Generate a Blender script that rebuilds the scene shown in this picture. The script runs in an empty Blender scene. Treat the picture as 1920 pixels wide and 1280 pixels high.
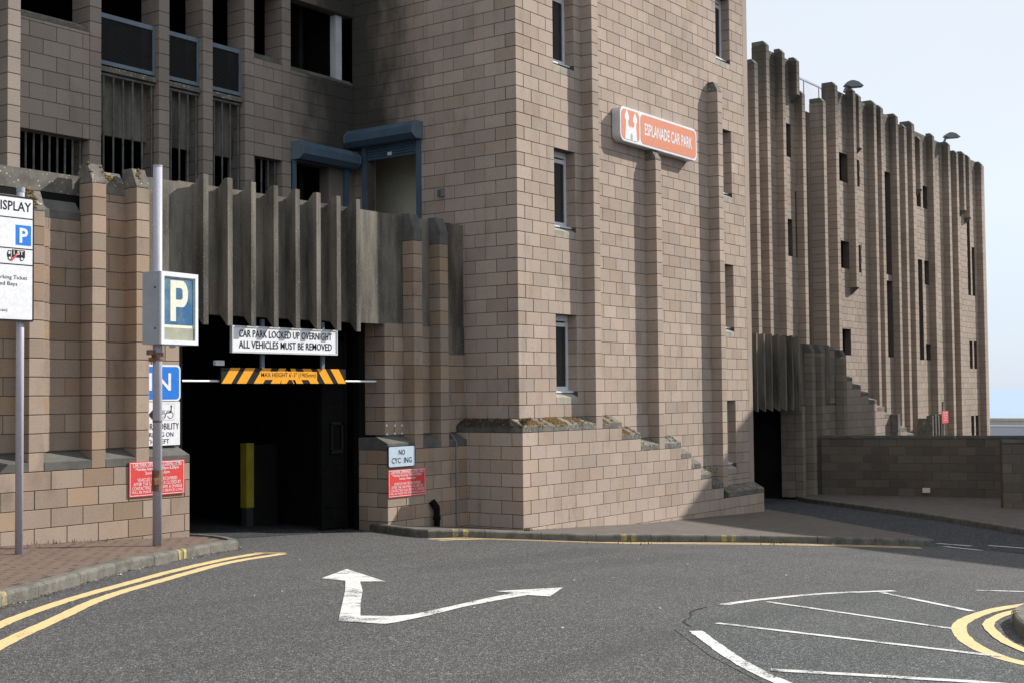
import bpy, bmesh, math, random
from mathutils import Vector, Matrix
random.seed(7)
C = bpy.context.scene
COL = C.collection
ZO = 1.6                                   # eye height above the road; all heights below are relative to the eye
# ------------------------------------------------------------------ camera, sky, sun
F_PX, PITCH, ROLL, YAW = 2460.0, math.radians(2.26), math.radians(-0.561), math.radians(36.12)
def cam_axes():
    cp, sp = math.cos(PITCH), math.sin(PITCH)
    fw = Vector((0, cp, sp)); r = Vector((1, 0, 0)); u = Vector((0, -sp, cp))
    cr, sr = math.cos(ROLL), math.sin(ROLL)
    R = cr*r + sr*u; U = -sr*r + cr*u
    d1 = Vector((math.sin(YAW), math.cos(YAW), 0)); d2 = Vector((-math.cos(YAW), math.sin(YAW), 0)); dz = Vector((0, 0, 1))
    tb = lambda v: Vector((v.dot(d1), v.dot(d2), v.dot(dz)))
    return tb(R), tb(U), tb(fw)
CR, CU, CF = cam_axes()
camd = bpy.data.cameras.new('camera'); cam = bpy.data.objects.new('camera', camd); COL.objects.link(cam)
camd.sensor_width = 36.0; camd.lens = F_PX/1920*36.0; camd.clip_end = 40000; camd.clip_start = 0.1
cam.matrix_world = Matrix(((CR.x, CU.x, -CF.x, 0), (CR.y, CU.y, -CF.y, 0), (CR.z, CU.z, -CF.z, ZO), (0, 0, 0, 1)))
C.camera = cam
SUN_TO = Vector((1.9, -1.0, 1.5)).normalized()          # towards the sun
sun_el = math.asin(SUN_TO.z)
w = bpy.data.worlds.new('World'); C.world = w; w.use_nodes = True
nt = w.node_tree; bg = nt.nodes['Background']
sky = nt.nodes.new('ShaderNodeTexSky'); sky.sky_type = 'NISHITA'; sky.sun_disc = False
sky.sun_elevation = sun_el; sky.sun_rotation = math.atan2(SUN_TO.x, SUN_TO.y)
sky.dust_density = 0.6; sky.air_density = 1.0; sky.ozone_density = 1.0; sky.altitude = 0
# thin bright summer veil over the whole sky, a little bluer down at the horizon
tc = nt.nodes.new('ShaderNodeTexCoord'); sx = nt.nodes.new('ShaderNodeSeparateXYZ'); nt.links.new(tc.outputs['Generated'], sx.inputs[0])
mr_ = nt.nodes.new('ShaderNodeMapRange'); mr_.interpolation_type = 'SMOOTHSTEP'; nt.links.new(sx.outputs[2], mr_.inputs[0])
mr_.inputs[1].default_value = -0.01; mr_.inputs[2].default_value = 0.16
nz_ = nt.nodes.new('ShaderNodeTexNoise'); nz_.inputs['Scale'].default_value = 2.2; nz_.inputs['Detail'].default_value = 4; nt.links.new(tc.outputs['Generated'], nz_.inputs['Vector'])
veil = nt.nodes.new('ShaderNodeMix'); veil.data_type = 'RGBA'; nt.links.new(mr_.outputs[0], veil.inputs[0])
veil.inputs[6].default_value = (3.05, 3.62, 4.50, 1); veil.inputs[7].default_value = (4.15, 4.42, 4.75, 1)
vm = nt.nodes.new('ShaderNodeMapRange'); nt.links.new(nz_.outputs[0], vm.inputs[0]); vm.inputs[1].default_value = 0.3; vm.inputs[2].default_value = 0.7; vm.inputs[3].default_value = 0.86; vm.inputs[4].default_value = 0.95
mx = nt.nodes.new('ShaderNodeMix'); mx.data_type = 'RGBA'; nt.links.new(vm.outputs[0], mx.inputs[0])
nt.links.new(sky.outputs[0], mx.inputs[6]); nt.links.new(veil.outputs[2], mx.inputs[7])
nt.links.new(mx.outputs[2], bg.inputs[0]); bg.inputs[1].default_value = 0.15
sl = bpy.data.lights.new('sun', 'SUN'); sl.energy = 5.0; sl.angle = math.radians(0.5); sl.color = (1.0, 0.955, 0.89)
so = bpy.data.objects.new('sun', sl); COL.objects.link(so)
so.rotation_euler = (-SUN_TO).to_track_quat('-Z', 'Y').to_euler(); so.location = (20, -10, 30)
C.view_settings.view_transform = 'Standard'; C.view_settings.look = 'None'; C.view_settings.gamma = 1
C.view_settings.use_curve_mapping = False; C.view_settings.exposure = 0.42

# ------------------------------------------------------------------ materials
MATS = {}
def nodes_of(name):
    m = bpy.data.materials.new(name); m.use_nodes = True
    n = m.node_tree.nodes; l = m.node_tree.links
    return m, n, l, n['Principled BSDF']
def N(n, typ, **kw):
    x = n.new(typ)
    for k, v in kw.items():
        if k == 'inp':
            for a, b in v.items(): x.inputs[a].default_value = b
        else: setattr(x, k, v)
    return x
def math_(n, l, op, a, b=None, clamp=False):
    x = n.new('ShaderNodeMath'); x.operation = op; x.use_clamp = clamp
    for i, v in enumerate((a, b)):
        if v is None: continue
        if isinstance(v, (int, float)): x.inputs[i].default_value = v
        else: l.new(v, x.inputs[i])
    return x.outputs[0]
def mix(n, l, f, a, b, typ='MIX'):
    x = n.new('ShaderNodeMix'); x.data_type = 'RGBA'; x.blend_type = typ
    for s, v in ((x.inputs[0], f), (x.inputs[6], a), (x.inputs[7], b)):
        if isinstance(v, (int, float)): s.default_value = v
        elif isinstance(v, (tuple, list)): s.default_value = (*v, 1) if len(v) == 3 else v
        else: l.new(v, s)
    return x.outputs[2]
def ramp(n, l, src, lo, hi, a=0.0, b=1.0):
    x = n.new('ShaderNodeMapRange'); x.interpolation_type = 'SMOOTHSTEP'
    l.new(src, x.inputs[0]); x.inputs[1].default_value = lo; x.inputs[2].default_value = hi
    x.inputs[3].default_value = a; x.inputs[4].default_value = b
    return x.outputs[0]
def noise(n, l, vec, scale, detail=3, rough=0.55):
    x = n.new('ShaderNodeTexNoise'); x.inputs['Scale'].default_value = scale; x.inputs['Detail'].default_value = detail
    x.inputs['Roughness'].default_value = rough; l.new(vec, x.inputs['Vector']); return x.outputs[0]
def scaled(n, l, vec, s):
    x = n.new('ShaderNodeMapping'); x.inputs['Scale'].default_value = s; l.new(vec, x.inputs['Vector']); return x.outputs[0]
def bump(n, l, h, strength, dist, bs):
    x = n.new('ShaderNodeBump'); x.inputs['Strength'].default_value = strength; x.inputs['Distance'].default_value = dist
    l.new(h, x.inputs['Height']); l.new(x.outputs[0], bs.inputs['Normal'])
def block_mat(name, col, warm=(0.36, 0.26, 0.18), vary=0.10, soot=False, stain=0.35, warmth=0.25, low=None, top=None):
    m, n, l, bs = nodes_of(name)
    geo = n.new('ShaderNodeNewGeometry'); oi = n.new('ShaderNodeObjectInfo'); pos = geo.outputs['Position']
    r = math_(n, l, 'FRACT', math_(n, l, 'ADD', geo.outputs['Random Per Island'], oi.outputs['Random']))
    r2 = math_(n, l, 'FRACT', math_(n, l, 'MULTIPLY', r, 17.31))
    big = noise(n, l, pos, 0.55, 4); med = noise(n, l, scaled(n, l, pos, (1, 1, 0.45)), 2.6, 4, 0.6)
    fine = noise(n, l, pos, 55, 3, 0.7); pit = noise(n, l, pos, 120, 2, 0.6)
    c = mix(n, l, math_(n, l, 'MULTIPLY', ramp(n, l, r2, 0.45, 1.0), warmth), col, warm)
    v = math_(n, l, 'ADD', math_(n, l, 'MULTIPLY', math_(n, l, 'SUBTRACT', r, 0.5), 2*vary), 1.0)
    v = math_(n, l, 'MULTIPLY', v, ramp(n, l, fine, 0.25, 0.75, 0.86, 1.10))
    v = math_(n, l, 'MULTIPLY', v, ramp(n, l, pit, 0.30, 0.42, 0.62, 1.0))
    v = math_(n, l, 'MULTIPLY', v, ramp(n, l, big, 0.3, 0.7, 0.92, 1.05))
    hs = n.new('ShaderNodeHueSaturation'); l.new(c, hs.inputs['Color']); l.new(v, hs.inputs['Value'])
    c = hs.outputs[0]
    st = math_(n, l, 'MULTIPLY', ramp(n, l, med, 0.52, 0.78), stain)
    c = mix(n, l, st, c, (0.13, 0.105, 0.085))
    stk = noise(n, l, scaled(n, l, pos, (3.2, 3.2, 0.22)), 1.0, 4, 0.6)       # rain streaks
    c = mix(n, l, ramp(n, l, stk, 0.55, 0.75, 0.0, 0.22), c, (0.11, 0.095, 0.08))
    c = mix(n, l, ramp(n, l, noise(n, l, pos, 7.0, 3, 0.6), 0.60, 0.75, 0.0, 0.18), c, (0.15, 0.12, 0.09))
    if top is not None:                     # tops blackened by algae
        sp = n.new('ShaderNodeSeparateXYZ'); l.new(pos, sp.inputs[0])
        zz = math_(n, l, 'ADD', sp.outputs[2], math_(n, l, 'MULTIPLY', math_(n, l, 'SUBTRACT', stk, 0.5), 3.0))
        c = mix(n, l, ramp(n, l, zz, top[0], top[1], 0.0, top[2]), c, (0.055, 0.052, 0.045))
    if low is not None:                     # splash dirt low on the wall
        sp = n.new('ShaderNodeSeparateXYZ'); l.new(pos, sp.inputs[0])
        lm = math_(n, l, 'MULTIPLY', ramp(n, l, math_(n, l, 'ADD', sp.outputs[2], math_(n, l, 'MULTIPLY', med, 0.5)), low[0], low[1], 1.0, 0.0), low[2])
        c = mix(n, l, lm, c, (0.09, 0.08, 0.06))
    if soot:                                # black algae where the two wings meet
        sp = n.new('ShaderNodeSeparateXYZ'); l.new(pos, sp.inputs[0])
        dx = math_(n, l, 'SUBTRACT', sp.outputs[0], 17.7); dy = math_(n, l, 'SUBTRACT', sp.outputs[1], 16.6)
        d = math_(n, l, 'SQRT', math_(n, l, 'ADD', math_(n, l, 'MULTIPLY', dx, dx), math_(n, l, 'MULTIPLY', dy, dy)))
        d = math_(n, l, 'ADD', d, math_(n, l, 'MULTIPLY', math_(n, l, 'SUBTRACT', med, 0.5), 1.6))
        f = ramp(n, l, d, 0.35, 2.0, 0.93, 0.0)
        zf = ramp(n, l, math_(n, l, 'ADD', sp.outputs[2], math_(n, l, 'MULTIPLY', big, 1.2)), 5.4, 6.9)
        c = mix(n, l, math_(n, l, 'MULTIPLY', f, zf), c, (0.028, 0.030, 0.026))
    l.new(c, bs.inputs['Base Color']); bs.inputs['Roughness'].default_value = 0.93
    bs.inputs['Specular IOR Level'].default_value = 0.2
    bump(n, l, math_(n, l, 'ADD', fine, pit), 0.35, 0.004, bs)
    MATS[name] = m; return m
def rough_mat(name, col, col2, scale=3, fine=60, rough=0.9, bumps=0.3, speck=None, spec=0.25, metal=0.0, streak=False, f2=0.5):
    m, n, l, bs = nodes_of(name)
    geo = n.new('ShaderNodeNewGeometry'); pos = geo.outputs['Position']
    v1 = scaled(n, l, pos, (1, 1, 0.18)) if streak else pos
    a = noise(n, l, v1, scale, 5, 0.6); b = noise(n, l, pos, fine, 3, 0.65)
    c = mix(n, l, ramp(n, l, a, 0.5-f2/2, 0.5+f2/2), col, col2)
    if streak:
        a2 = noise(n, l, scaled(n, l, pos, (1, 1, 0.06)), 9, 3, 0.6); c = mix(n, l, ramp(n, l, a2, 0.5, 0.72, 0.0, 0.5), c, col2)
        a3 = noise(n, l, pos, 14, 4, 0.7); c = mix(n, l, ramp(n, l, a3, 0.56, 0.70, 0.0, 0.35), c, col2)
    c = mix(n, l, ramp(n, l, b, 0.3, 0.7, 0.0, 0.35), c, tuple(x*0.6 for x in col))
    if speck:
        s = noise(n, l, pos, speck[1], 1, 0.5)
        c = mix(n, l, ramp(n, l, s, speck[2], speck[2]+0.03), c, speck[0])
    l.new(c, bs.inputs['Base Color']); bs.inputs['Roughness'].default_value = rough
    bs.inputs['Specular IOR Level'].default_value = spec; bs.inputs['Metallic'].default_value = metal
    if bumps: bump(n, l, b, bumps, 0.004, bs)
    MATS[name] = m; return m
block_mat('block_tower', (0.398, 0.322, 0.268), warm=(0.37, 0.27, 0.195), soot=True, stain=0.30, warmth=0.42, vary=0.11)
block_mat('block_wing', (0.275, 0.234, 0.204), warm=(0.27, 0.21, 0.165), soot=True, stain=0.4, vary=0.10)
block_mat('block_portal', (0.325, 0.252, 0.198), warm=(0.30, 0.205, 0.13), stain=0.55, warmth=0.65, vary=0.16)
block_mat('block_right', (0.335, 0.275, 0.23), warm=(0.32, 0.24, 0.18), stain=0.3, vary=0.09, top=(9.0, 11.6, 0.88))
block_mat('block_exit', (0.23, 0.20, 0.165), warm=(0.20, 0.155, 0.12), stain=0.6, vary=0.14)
block_mat('block_shaded', (0.112, 0.098, 0.082), warm=(0.13, 0.085, 0.055), stain=0.6, vary=0.2)  # boundary wall blocks, their shade put into the base colour
rough_mat('mortar', (0.125, 0.10, 0.085), (0.085, 0.07, 0.06), 4, 90, 0.95, 0.2)
rough_mat('concrete', (0.21, 0.188, 0.156), (0.045, 0.043, 0.037), 2.6, 55, 0.93, 0.6, speck=((0.34, 0.32, 0.27), 75, 0.70), streak=True, f2=0.35)
rough_mat('coping', (0.19, 0.175, 0.15), (0.085, 0.08, 0.072), 5, 60, 0.95, 0.6, speck=((0.42, 0.42, 0.36), 26, 0.67))
rough_mat('dark_cap', (0.14, 0.138, 0.125), (0.07, 0.07, 0.063), 3, 60, 0.95, 0.5)
rough_mat('moss', (0.13, 0.065, 0.022), (0.17, 0.12, 0.04), 14, 120, 1.0, 0.8)
rough_mat('sill', (0.42, 0.39, 0.33), (0.26, 0.24, 0.20), 6, 70, 0.9, 0.3)
rough_mat('kerb', (0.160, 0.150, 0.132), (0.085, 0.084, 0.070), 5, 70, 0.9, 0.4, speck=((0.27, 0.27, 0.25), 70, 0.68), f2=0.3)
rough_mat('paver', (0.17, 0.115, 0.088), (0.12, 0.09, 0.075), 6, 80, 0.92, 0.4)
rough_mat('paver_joint', (0.055, 0.045, 0.035), (0.08, 0.07, 0.05), 8, 80, 0.95, 0.4)
rough_mat('paving', (0.135, 0.115, 0.098), (0.095, 0.085, 0.075), 2.2, 70, 0.93, 0.4, speck=((0.3, 0.28, 0.25), 60, 0.68))
rough_mat('litter', (0.10, 0.07, 0.045), (0.16, 0.12, 0.08), 10, 60, 0.95, 0.4)
rough_mat('white_metal', (0.74, 0.76, 0.82), (0.62, 0.64, 0.70), 4, 30, 0.45, 0.0, spec=0.5)
rough_mat('upvc', (0.72, 0.74, 0.78), (0.62, 0.64, 0.68), 4, 30, 0.4, 0.0, spec=0.5)
rough_mat('pole_paint', (0.46, 0.45, 0.52), (0.36, 0.35, 0.40), 5, 40, 0.45, 0.1, spec=0.5, streak=True)
rough_mat('box_grey', (0.36, 0.40, 0.44), (0.30, 0.335, 0.37), 3, 40, 0.5, 0.05, spec=0.45)
rough_mat('shutter_blue', (0.075, 0.125, 0.175), (0.055, 0.095, 0.135), 4, 40, 0.5, 0.05, spec=0.4)
rough_mat('steel_blue', (0.15, 0.195, 0.24), (0.11, 0.145, 0.18), 5, 40, 0.5, 0.05, spec=0.4)
rough_mat('bar_steel', (0.14, 0.15, 0.145), (0.06, 0.055, 0.05), 8, 50, 0.6, 0.2)
rough_mat('black', (0.006, 0.006, 0.006), (0.01, 0.01, 0.01), 4, 40, 0.9, 0.0, spec=0.03)
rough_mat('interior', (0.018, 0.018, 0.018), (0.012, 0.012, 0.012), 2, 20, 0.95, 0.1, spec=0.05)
rough_mat('cream', (0.70, 0.66, 0.54), (0.62, 0.59, 0.49), 2, 30, 0.8, 0.05)
rough_mat('mesh_black', (0.008, 0.009, 0.010), (0.012, 0.013, 0.014), 6, 60, 0.7, 0.1)
rough_mat('rust', (0.16, 0.055, 0.03), (0.28, 0.20, 0.16), 12, 60, 0.85, 0.5)
rough_mat('sign_white', (0.80, 0.81, 0.84), (0.74, 0.75, 0.78), 2, 30, 0.4, 0.0, spec=0.5, f2=0.9)
rough_mat('no_cycle_white', (0.50, 0.60, 0.70), (0.44, 0.54, 0.63), 2, 30, 0.4, 0.0, spec=0.5)
rough_mat('sign_black', (0.015, 0.015, 0.018), (0.02, 0.02, 0.02), 2, 30, 0.4, 0.0)
rough_mat('faded_black', (0.03, 0.02, 0.015), (0.05, 0.03, 0.02), 2, 30, 0.4, 0.0)
rough_mat('sign_red', (0.70, 0.050, 0.045), (0.62, 0.06, 0.05), 2, 30, 0.4, 0.0, spec=0.5)
rough_mat('salmon', (0.70, 0.245, 0.135), (0.68, 0.27, 0.165), 2.5, 30, 0.4, 0.0, spec=0.5)
rough_mat('blue_bright', (0.010, 0.19, 0.72), (0.015, 0.17, 0.65), 2, 30, 0.35, 0.0, spec=0.5)
rough_mat('blue_faded', (0.018, 0.105, 0.24), (0.10, 0.19, 0.25), 3.2, 20, 0.4, 0.0, spec=0.5, f2=0.25)
rough_mat('cream_letter', (0.72, 0.72, 0.58), (0.66, 0.66, 0.55), 3, 20, 0.5, 0.0)
rough_mat('beige_panel', (0.36, 0.36, 0.28), (0.26, 0.27, 0.22), 6, 20, 0.6, 0.0)
rough_mat('light_grey', (0.60, 0.62, 0.64), (0.50, 0.52, 0.54), 4, 30, 0.5, 0.0)
rough_mat('amber', (0.90, 0.38, 0.01), (0.86, 0.36, 0.012), 3, 30, 0.4, 0.0, spec=0.5)
rough_mat('yellow_paint', (0.42, 0.35, 0.03), (0.30, 0.25, 0.025), 4, 30, 0.7, 0.1)
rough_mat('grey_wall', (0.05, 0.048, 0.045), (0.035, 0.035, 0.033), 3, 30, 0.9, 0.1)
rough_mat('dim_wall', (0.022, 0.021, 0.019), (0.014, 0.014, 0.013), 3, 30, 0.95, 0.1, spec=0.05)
rough_mat('fixture', (0.20, 0.215, 0.225), (0.15, 0.16, 0.17), 4, 30, 0.5, 0.0, spec=0.4)
rough_mat('prom_coping', (0.50, 0.45, 0.36), (0.42, 0.38, 0.31), 2, 30, 0.9, 0.1)
rough_mat('prom_wall', (0.46, 0.46, 0.45), (0.40, 0.405, 0.40), 2, 30, 0.9, 0.1)
rough_mat('prom_rail', (0.60, 0.62, 0.68), (0.55, 0.57, 0.63), 2, 30, 0.6, 0.1)
rough_mat('render_grey', (0.34, 0.32, 0.28), (0.28, 0.26, 0.23), 1, 20, 0.9, 0.1)
rough_mat('seam', (0.018, 0.017, 0.016), (0.03, 0.028, 0.026), 10, 60, 0.95, 0.3)
rough_mat('shaded_moss', (0.035, 0.028, 0.018), (0.09, 0.055, 0.025), 14, 120, 1.0, 0.8)  # moss copy with the shade of the tower's side in its colour
rough_mat('weed', (0.045, 0.085, 0.02), (0.09, 0.11, 0.03), 10, 60, 0.9, 0.2)
rough_mat('screen_pale', (0.62, 0.66, 0.74), (0.56, 0.60, 0.68), 1, 20, 0.4, 0.0)
rough_mat('scrap_white', (0.7, 0.7, 0.66), (0.5, 0.5, 0.48), 10, 60, 0.9, 0.1)
def road_paint(name, col, wear, asphalt=(0.08, 0.08, 0.08)):
    m, n, l, bs = nodes_of(name)
    geo = n.new('ShaderNodeNewGeometry'); pos = geo.outputs['Position']
    a = noise(n, l, pos, 70, 3, 0.7); b = noise(n, l, pos, 3.0, 5, 0.75); g = noise(n, l, pos, 20, 3)
    f = math_(n, l, 'ADD', math_(n, l, 'MULTIPLY', a, 0.45), math_(n, l, 'MULTIPLY', b, 0.55))
    c = mix(n, l, ramp(n, l, g, 0.3, 0.7), col, tuple(x*0.86 for x in col))
    c = mix(n, l, ramp(n, l, f, wear, wear+0.05), c, asphalt)
    l.new(c, bs.inputs['Base Color']); bs.inputs['Roughness'].default_value = 0.75
    bump(n, l, a, 0.4, 0.006, bs); MATS[name] = m
def paving_mat():
    m, n, l, bs = nodes_of('paving')
    geo_ = n.new('ShaderNodeNewGeometry'); pos = geo_.outputs['Position']
    br = n.new('ShaderNodeTexBrick'); l.new(pos, br.inputs['Vector']); br.inputs['Scale'].default_value = 1.0
    br.inputs['Brick Width'].default_value = 0.203; br.inputs['Row Height'].default_value = 0.103; br.inputs['Mortar Size'].default_value = 0.006; br.inputs['Mortar Smooth'].default_value = 0.3
    br.inputs['Color1'].default_value = (0.118, 0.095, 0.081, 1); br.inputs['Color2'].default_value = (0.082, 0.070, 0.063, 1); br.inputs['Mortar'].default_value = (0.05, 0.045, 0.035, 1)
    a = noise(n, l, pos, 1.6, 5, 0.65); b = noise(n, l, pos, 70, 3, 0.7)
    c = mix(n, l, ramp(n, l, a, 0.5, 0.7, 0.0, 0.6), br.outputs['Color'], (0.075, 0.07, 0.06)); c = mix(n, l, ramp(n, l, b, 0.62, 0.72, 0.0, 0.5), c, (0.25, 0.23, 0.2))
    l.new(c, bs.inputs['Base Color']); bs.inputs['Roughness'].default_value = 0.93
    bump(n, l, math_(n, l, 'ADD', br.outputs['Fac'], b), 0.4, 0.004, bs); MATS['paving'] = m
paving_mat()
road_paint('line_yellow', (0.62, 0.46, 0.22), 0.58)
road_paint('line_white', (0.60, 0.595, 0.575), 0.515)
road_paint('line_faint', (0.55, 0.55, 0.54), 0.52)
road_paint('dab_yellow', (0.42, 0.31, 0.06), 0.47, (0.14, 0.13, 0.11))
def asphalt(name, base, tint):
    m, n, l, bs = nodes_of(name)
    geo = n.new('ShaderNodeNewGeometry'); pos = geo.outputs['Position']
    big = noise(n, l, pos, 0.35, 4, 0.6); med = noise(n, l, pos, 3.0, 4); st = noise(n, l, pos, 70, 2, 0.6)
    mp_ = n.new('ShaderNodeMapping'); mp_.inputs['Rotation'].default_value = (0, 0, -0.85); mp_.inputs['Scale'].default_value = (0.12, 1.1, 1); l.new(pos, mp_.inputs['Vector'])
    trk = noise(n, l, mp_.outputs[0], 1.0, 3, 0.5)
    vo = n.new('ShaderNodeTexVoronoi'); vo.inputs['Scale'].default_value = 92; l.new(pos, vo.inputs['Vector'])
    hs = n.new('ShaderNodeSeparateColor'); l.new(vo.outputs['Color'], hs.inputs[0])
    stone = hs.outputs[0]
    c = mix(n, l, ramp(n, l, big, 0.35, 0.65), base, tint)
    c = mix(n, l, ramp(n, l, stone, 0.0, 0.45, 0.75, 0.0), c, tuple(x*0.22 for x in base))
    c = mix(n, l, ramp(n, l, stone, 0.76, 0.99, 0.0, 0.60), c, (0.34, 0.33, 0.32))
    c = mix(n, l, ramp(n, l, med, 0.60, 0.8, 0.0, 0.35), c, (0.045, 0.043, 0.042))
    c = mix(n, l, ramp(n, l, trk, 0.50, 0.68, 0.0, 0.28), c, tuple(x*0.6 for x in base))
    spot = noise(n, l, pos, 1.7, 2, 0.4); c = mix(n, l, ramp(n, l, spot, 0.70, 0.76, 0.0, 0.35), c, tuple(x*0.45 for x in base))
    l.new(c, bs.inputs['Base Color']); bs.inputs['Roughness'].default_value = 0.88
    bs.inputs['Specular IOR Level'].default_value = 0.3
    hgt = math_(n, l, 'ADD', math_(n, l, 'MULTIPLY', vo.outputs['Distance'], -1.0), st)
    bump(n, l, hgt, 0.9, 0.010, bs); MATS[name] = m
asphalt('asphalt', (0.078, 0.077, 0.078), (0.090, 0.087, 0.085))
asphalt('asphalt_patch', (0.076, 0.083, 0.083), (0.086, 0.092, 0.090))
asphalt('asphalt_shaded', (0.026, 0.029, 0.036), (0.030, 0.033, 0.040))  # exit road and drive floor: shade darkened into the asphalt colour
def glass_mat():
    m, n, l, bs = nodes_of('glass')
    bs.inputs['Base Color'].default_value = (0.015, 0.02, 0.022, 1); bs.inputs['Roughness'].default_value = 0.05
    bs.inputs['Specular IOR Level'].default_value = 0.6; MATS['glass'] = m
glass_mat()
def sea_mat():
    m, n, l, bs = nodes_of('sea')
    geo = n.new('ShaderNodeNewGeometry')
    a = noise(n, l, scaled(n, l, geo.outputs['Position'], (0.02, 0.05, 1)), 1, 4)
    c = mix(n, l, a, (0.22, 0.33, 0.46), (0.27, 0.38, 0.50)); l.new(c, bs.inputs['Base Color'])
    bs.inputs['Roughness'].default_value = 0.35; MATS['sea'] = m
sea_mat()

# ------------------------------------------------------------------ builders
class MB:
    def __init__(s): s.v = []; s.f = []
    def add(s, vs, fs):
        o = len(s.v); s.v += [tuple(v) for v in vs]; s.f += [tuple(i+o for i in f) for f in fs]; return s
    def box(s, x0, x1, y0, y1, z0, z1):
        vs = [(x, y, z) for z in (z0, z1) for y in (y0, y1) for x in (x0, x1)]
        return s.add(vs, [(0, 2, 3, 1), (4, 5, 7, 6), (0, 1, 5, 4), (2, 6, 7, 3), (0, 4, 6, 2), (1, 3, 7, 5)])
    def prism(s, prof, axis, a0, a1):
        """prof: list of 2D points; axis 'x': prof=(y,z); axis 'y': prof=(x,z); axis 'z': prof=(x,y)"""
        n = len(prof); vs = []
        for a in (a0, a1):
            for p in prof:
                vs.append({'x': (a, p[0], p[1]), 'y': (p[0], a, p[1]), 'z': (p[0], p[1], a)}[axis])
        fs = [tuple(range(n)), tuple(range(2*n-1, n-1, -1))] + [(i, i+n, (i+1) % n+n, (i+1) % n) for i in range(n)]
        return s.add(vs, fs)
    def obox(s, o, u, v, wdt, d, h):
        u = Vector(u); v = Vector(v); o = Vector(o); z = Vector((0, 0, h)); vs = []
        for zz in (Vector((0, 0, 0)), z):
            for b in (0, 1):
                for a in (0, 1): vs.append(o+u*wdt*a+v*d*b+zz)
        return s.add(vs, [(0, 2, 3, 1), (4, 5, 7, 6), (0, 1, 5, 4), (2, 6, 7, 3), (0, 4, 6, 2), (1, 3, 7, 5)])
    def tube(s, p, q, r, n=12, r2=None):
        p, q = Vector(p), Vector(q); d = (q-p).normalized(); a = d.orthogonal().normalized(); b = d.cross(a); r2 = r if r2 is None else r2
        vs = [c+(a*math.cos(t)+b*math.sin(t))*rr for c, rr in ((p, r), (q, r2)) for t in [2*math.pi*i/n for i in range(n)]]
        return s.add(vs, [tuple(range(n-1, -1, -1)), tuple(range(n, 2*n))] + [(i, (i+1) % n, (i+1) % n+n, i+n) for i in range(n)])
def recalc(me):
    bm = bmesh.new(); bm.from_mesh(me); bmesh.ops.recalc_face_normals(bm, faces=bm.faces); bm.to_mesh(me); bm.free()
def tag(o, label=None, cat=None, group=None, kind=None):
    for k, v in (('label', label), ('category', cat), ('group', group), ('kind', kind)):
        if v: o[k] = v
    return o
def thing(name, loc, label, cat, group=None, kind=None, rot=0):
    o = bpy.data.objects.new(name, None); COL.objects.link(o); o.location = (loc[0], loc[1], loc[2]+ZO); o.rotation_euler.z = rot
    o.empty_display_size = 0.2
    return tag(o, label, cat, group, kind)
WORLD = {}
def wloc(o):
    v = Vector((0, 0, 0)); p = o
    while p is not None: v = v + p.location; p = p.parent
    return v
def build(mb, name, mat, parent=None, smooth=False, base=None, fix=True):
    """mb in scene coordinates (eye-relative z)"""
    b = Vector((0, 0, 0)) if base is None and parent is None else (wloc(parent) if parent is not None else Vector(base)+Vector((0, 0, ZO)))
    me = bpy.data.meshes.new(name)
    me.from_pydata([(x-b.x, y-b.y, z+ZO-b.z) for x, y, z in mb.v], [], mb.f); me.materials.append(MATS[mat])
    if fix: recalc(me)
    if smooth: me.polygons.foreach_set('use_smooth', [True]*len(me.polygons))
    me.update()
    o = bpy.data.objects.new(name, me); COL.objects.link(o)
    if parent is not None: o.parent = parent
    else: o.location = b
    return o
# ---- masonry: every block is a chamfered piece
def cblock(dx, dy, dz, c=0.004):
    """fully chamfered box centred on the origin"""
    hx, hy, hz = dx/2, dy/2, dz/2; vs = []; idx = {}
    for sx in (-1, 1):
        for sy in (-1, 1):
            for sz in (-1, 1):
                for a in range(3):
                    p = [sx*(hx-c), sy*(hy-c), sz*(hz-c)]; p[a] += (sx, sy, sz)[a]*c
                    idx[(sx, sy, sz, a)] = len(vs); vs.append(tuple(p))
    fs = []
    for a in range(3):
        for s in (-1, 1):
            q = []
            for t, u in ((-1, -1), (1, -1), (1, 1), (-1, 1)):
                k = [0, 0, 0]; k[a] = s; k[(a+1) % 3] = t; k[(a+2) % 3] = u; q.append(idx[(*k, a)])
            fs.append(q if s > 0 else q[::-1])
    for a in range(3):
        b, c2 = (a+1) % 3, (a+2) % 3
        for t in (-1, 1):
            for u in (-1, 1):
                def g(s, ax):
                    k = [0, 0, 0]; k[a] = s; k[b] = t; k[c2] = u; return idx[(*k, ax)]
                q = [g(-1, b), g(1, b), g(1, c2), g(-1, c2)]
                fs.append(q if t*u < 0 else q[::-1])
    for sx in (-1, 1):
        for sy in (-1, 1):
            for sz in (-1, 1):
                q = [idx[(sx, sy, sz, a)] for a in range(3)]; fs.append(q if sx*sy*sz > 0 else q[::-1])
    return vs, fs
def fblock(dx, dy, dz, side, c=0.0035):
    """block with chamfers only round its outer face; side 'y' faces -Y, 'x' faces -X"""
    if side == 'x': w_, d_ = dy, dx
    else: w_, d_ = dx, dy
    hw, hd, hz = w_/2, d_/2, dz/2
    ring = lambda q, y: [(-hw+q, y, -hz+q), (hw-q, y, -hz+q), (hw-q, y, hz-q), (-hw+q, y, hz-q)]
    vs = ring(0, hd) + ring(0, -hd+c) + ring(c, -hd)
    fs = [(8, 9, 10, 11)] + [(i, (i+1) % 4, (i+1) % 4+4, i+4) for i in range(4)] + [(i+4, (i+1) % 4+4, (i+1) % 4+8, i+8) for i in range(4)]
    if side == 'x': vs = [(y, -x, z) for x, y, z in vs]
    return vs, fs
GEO = {}
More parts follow.
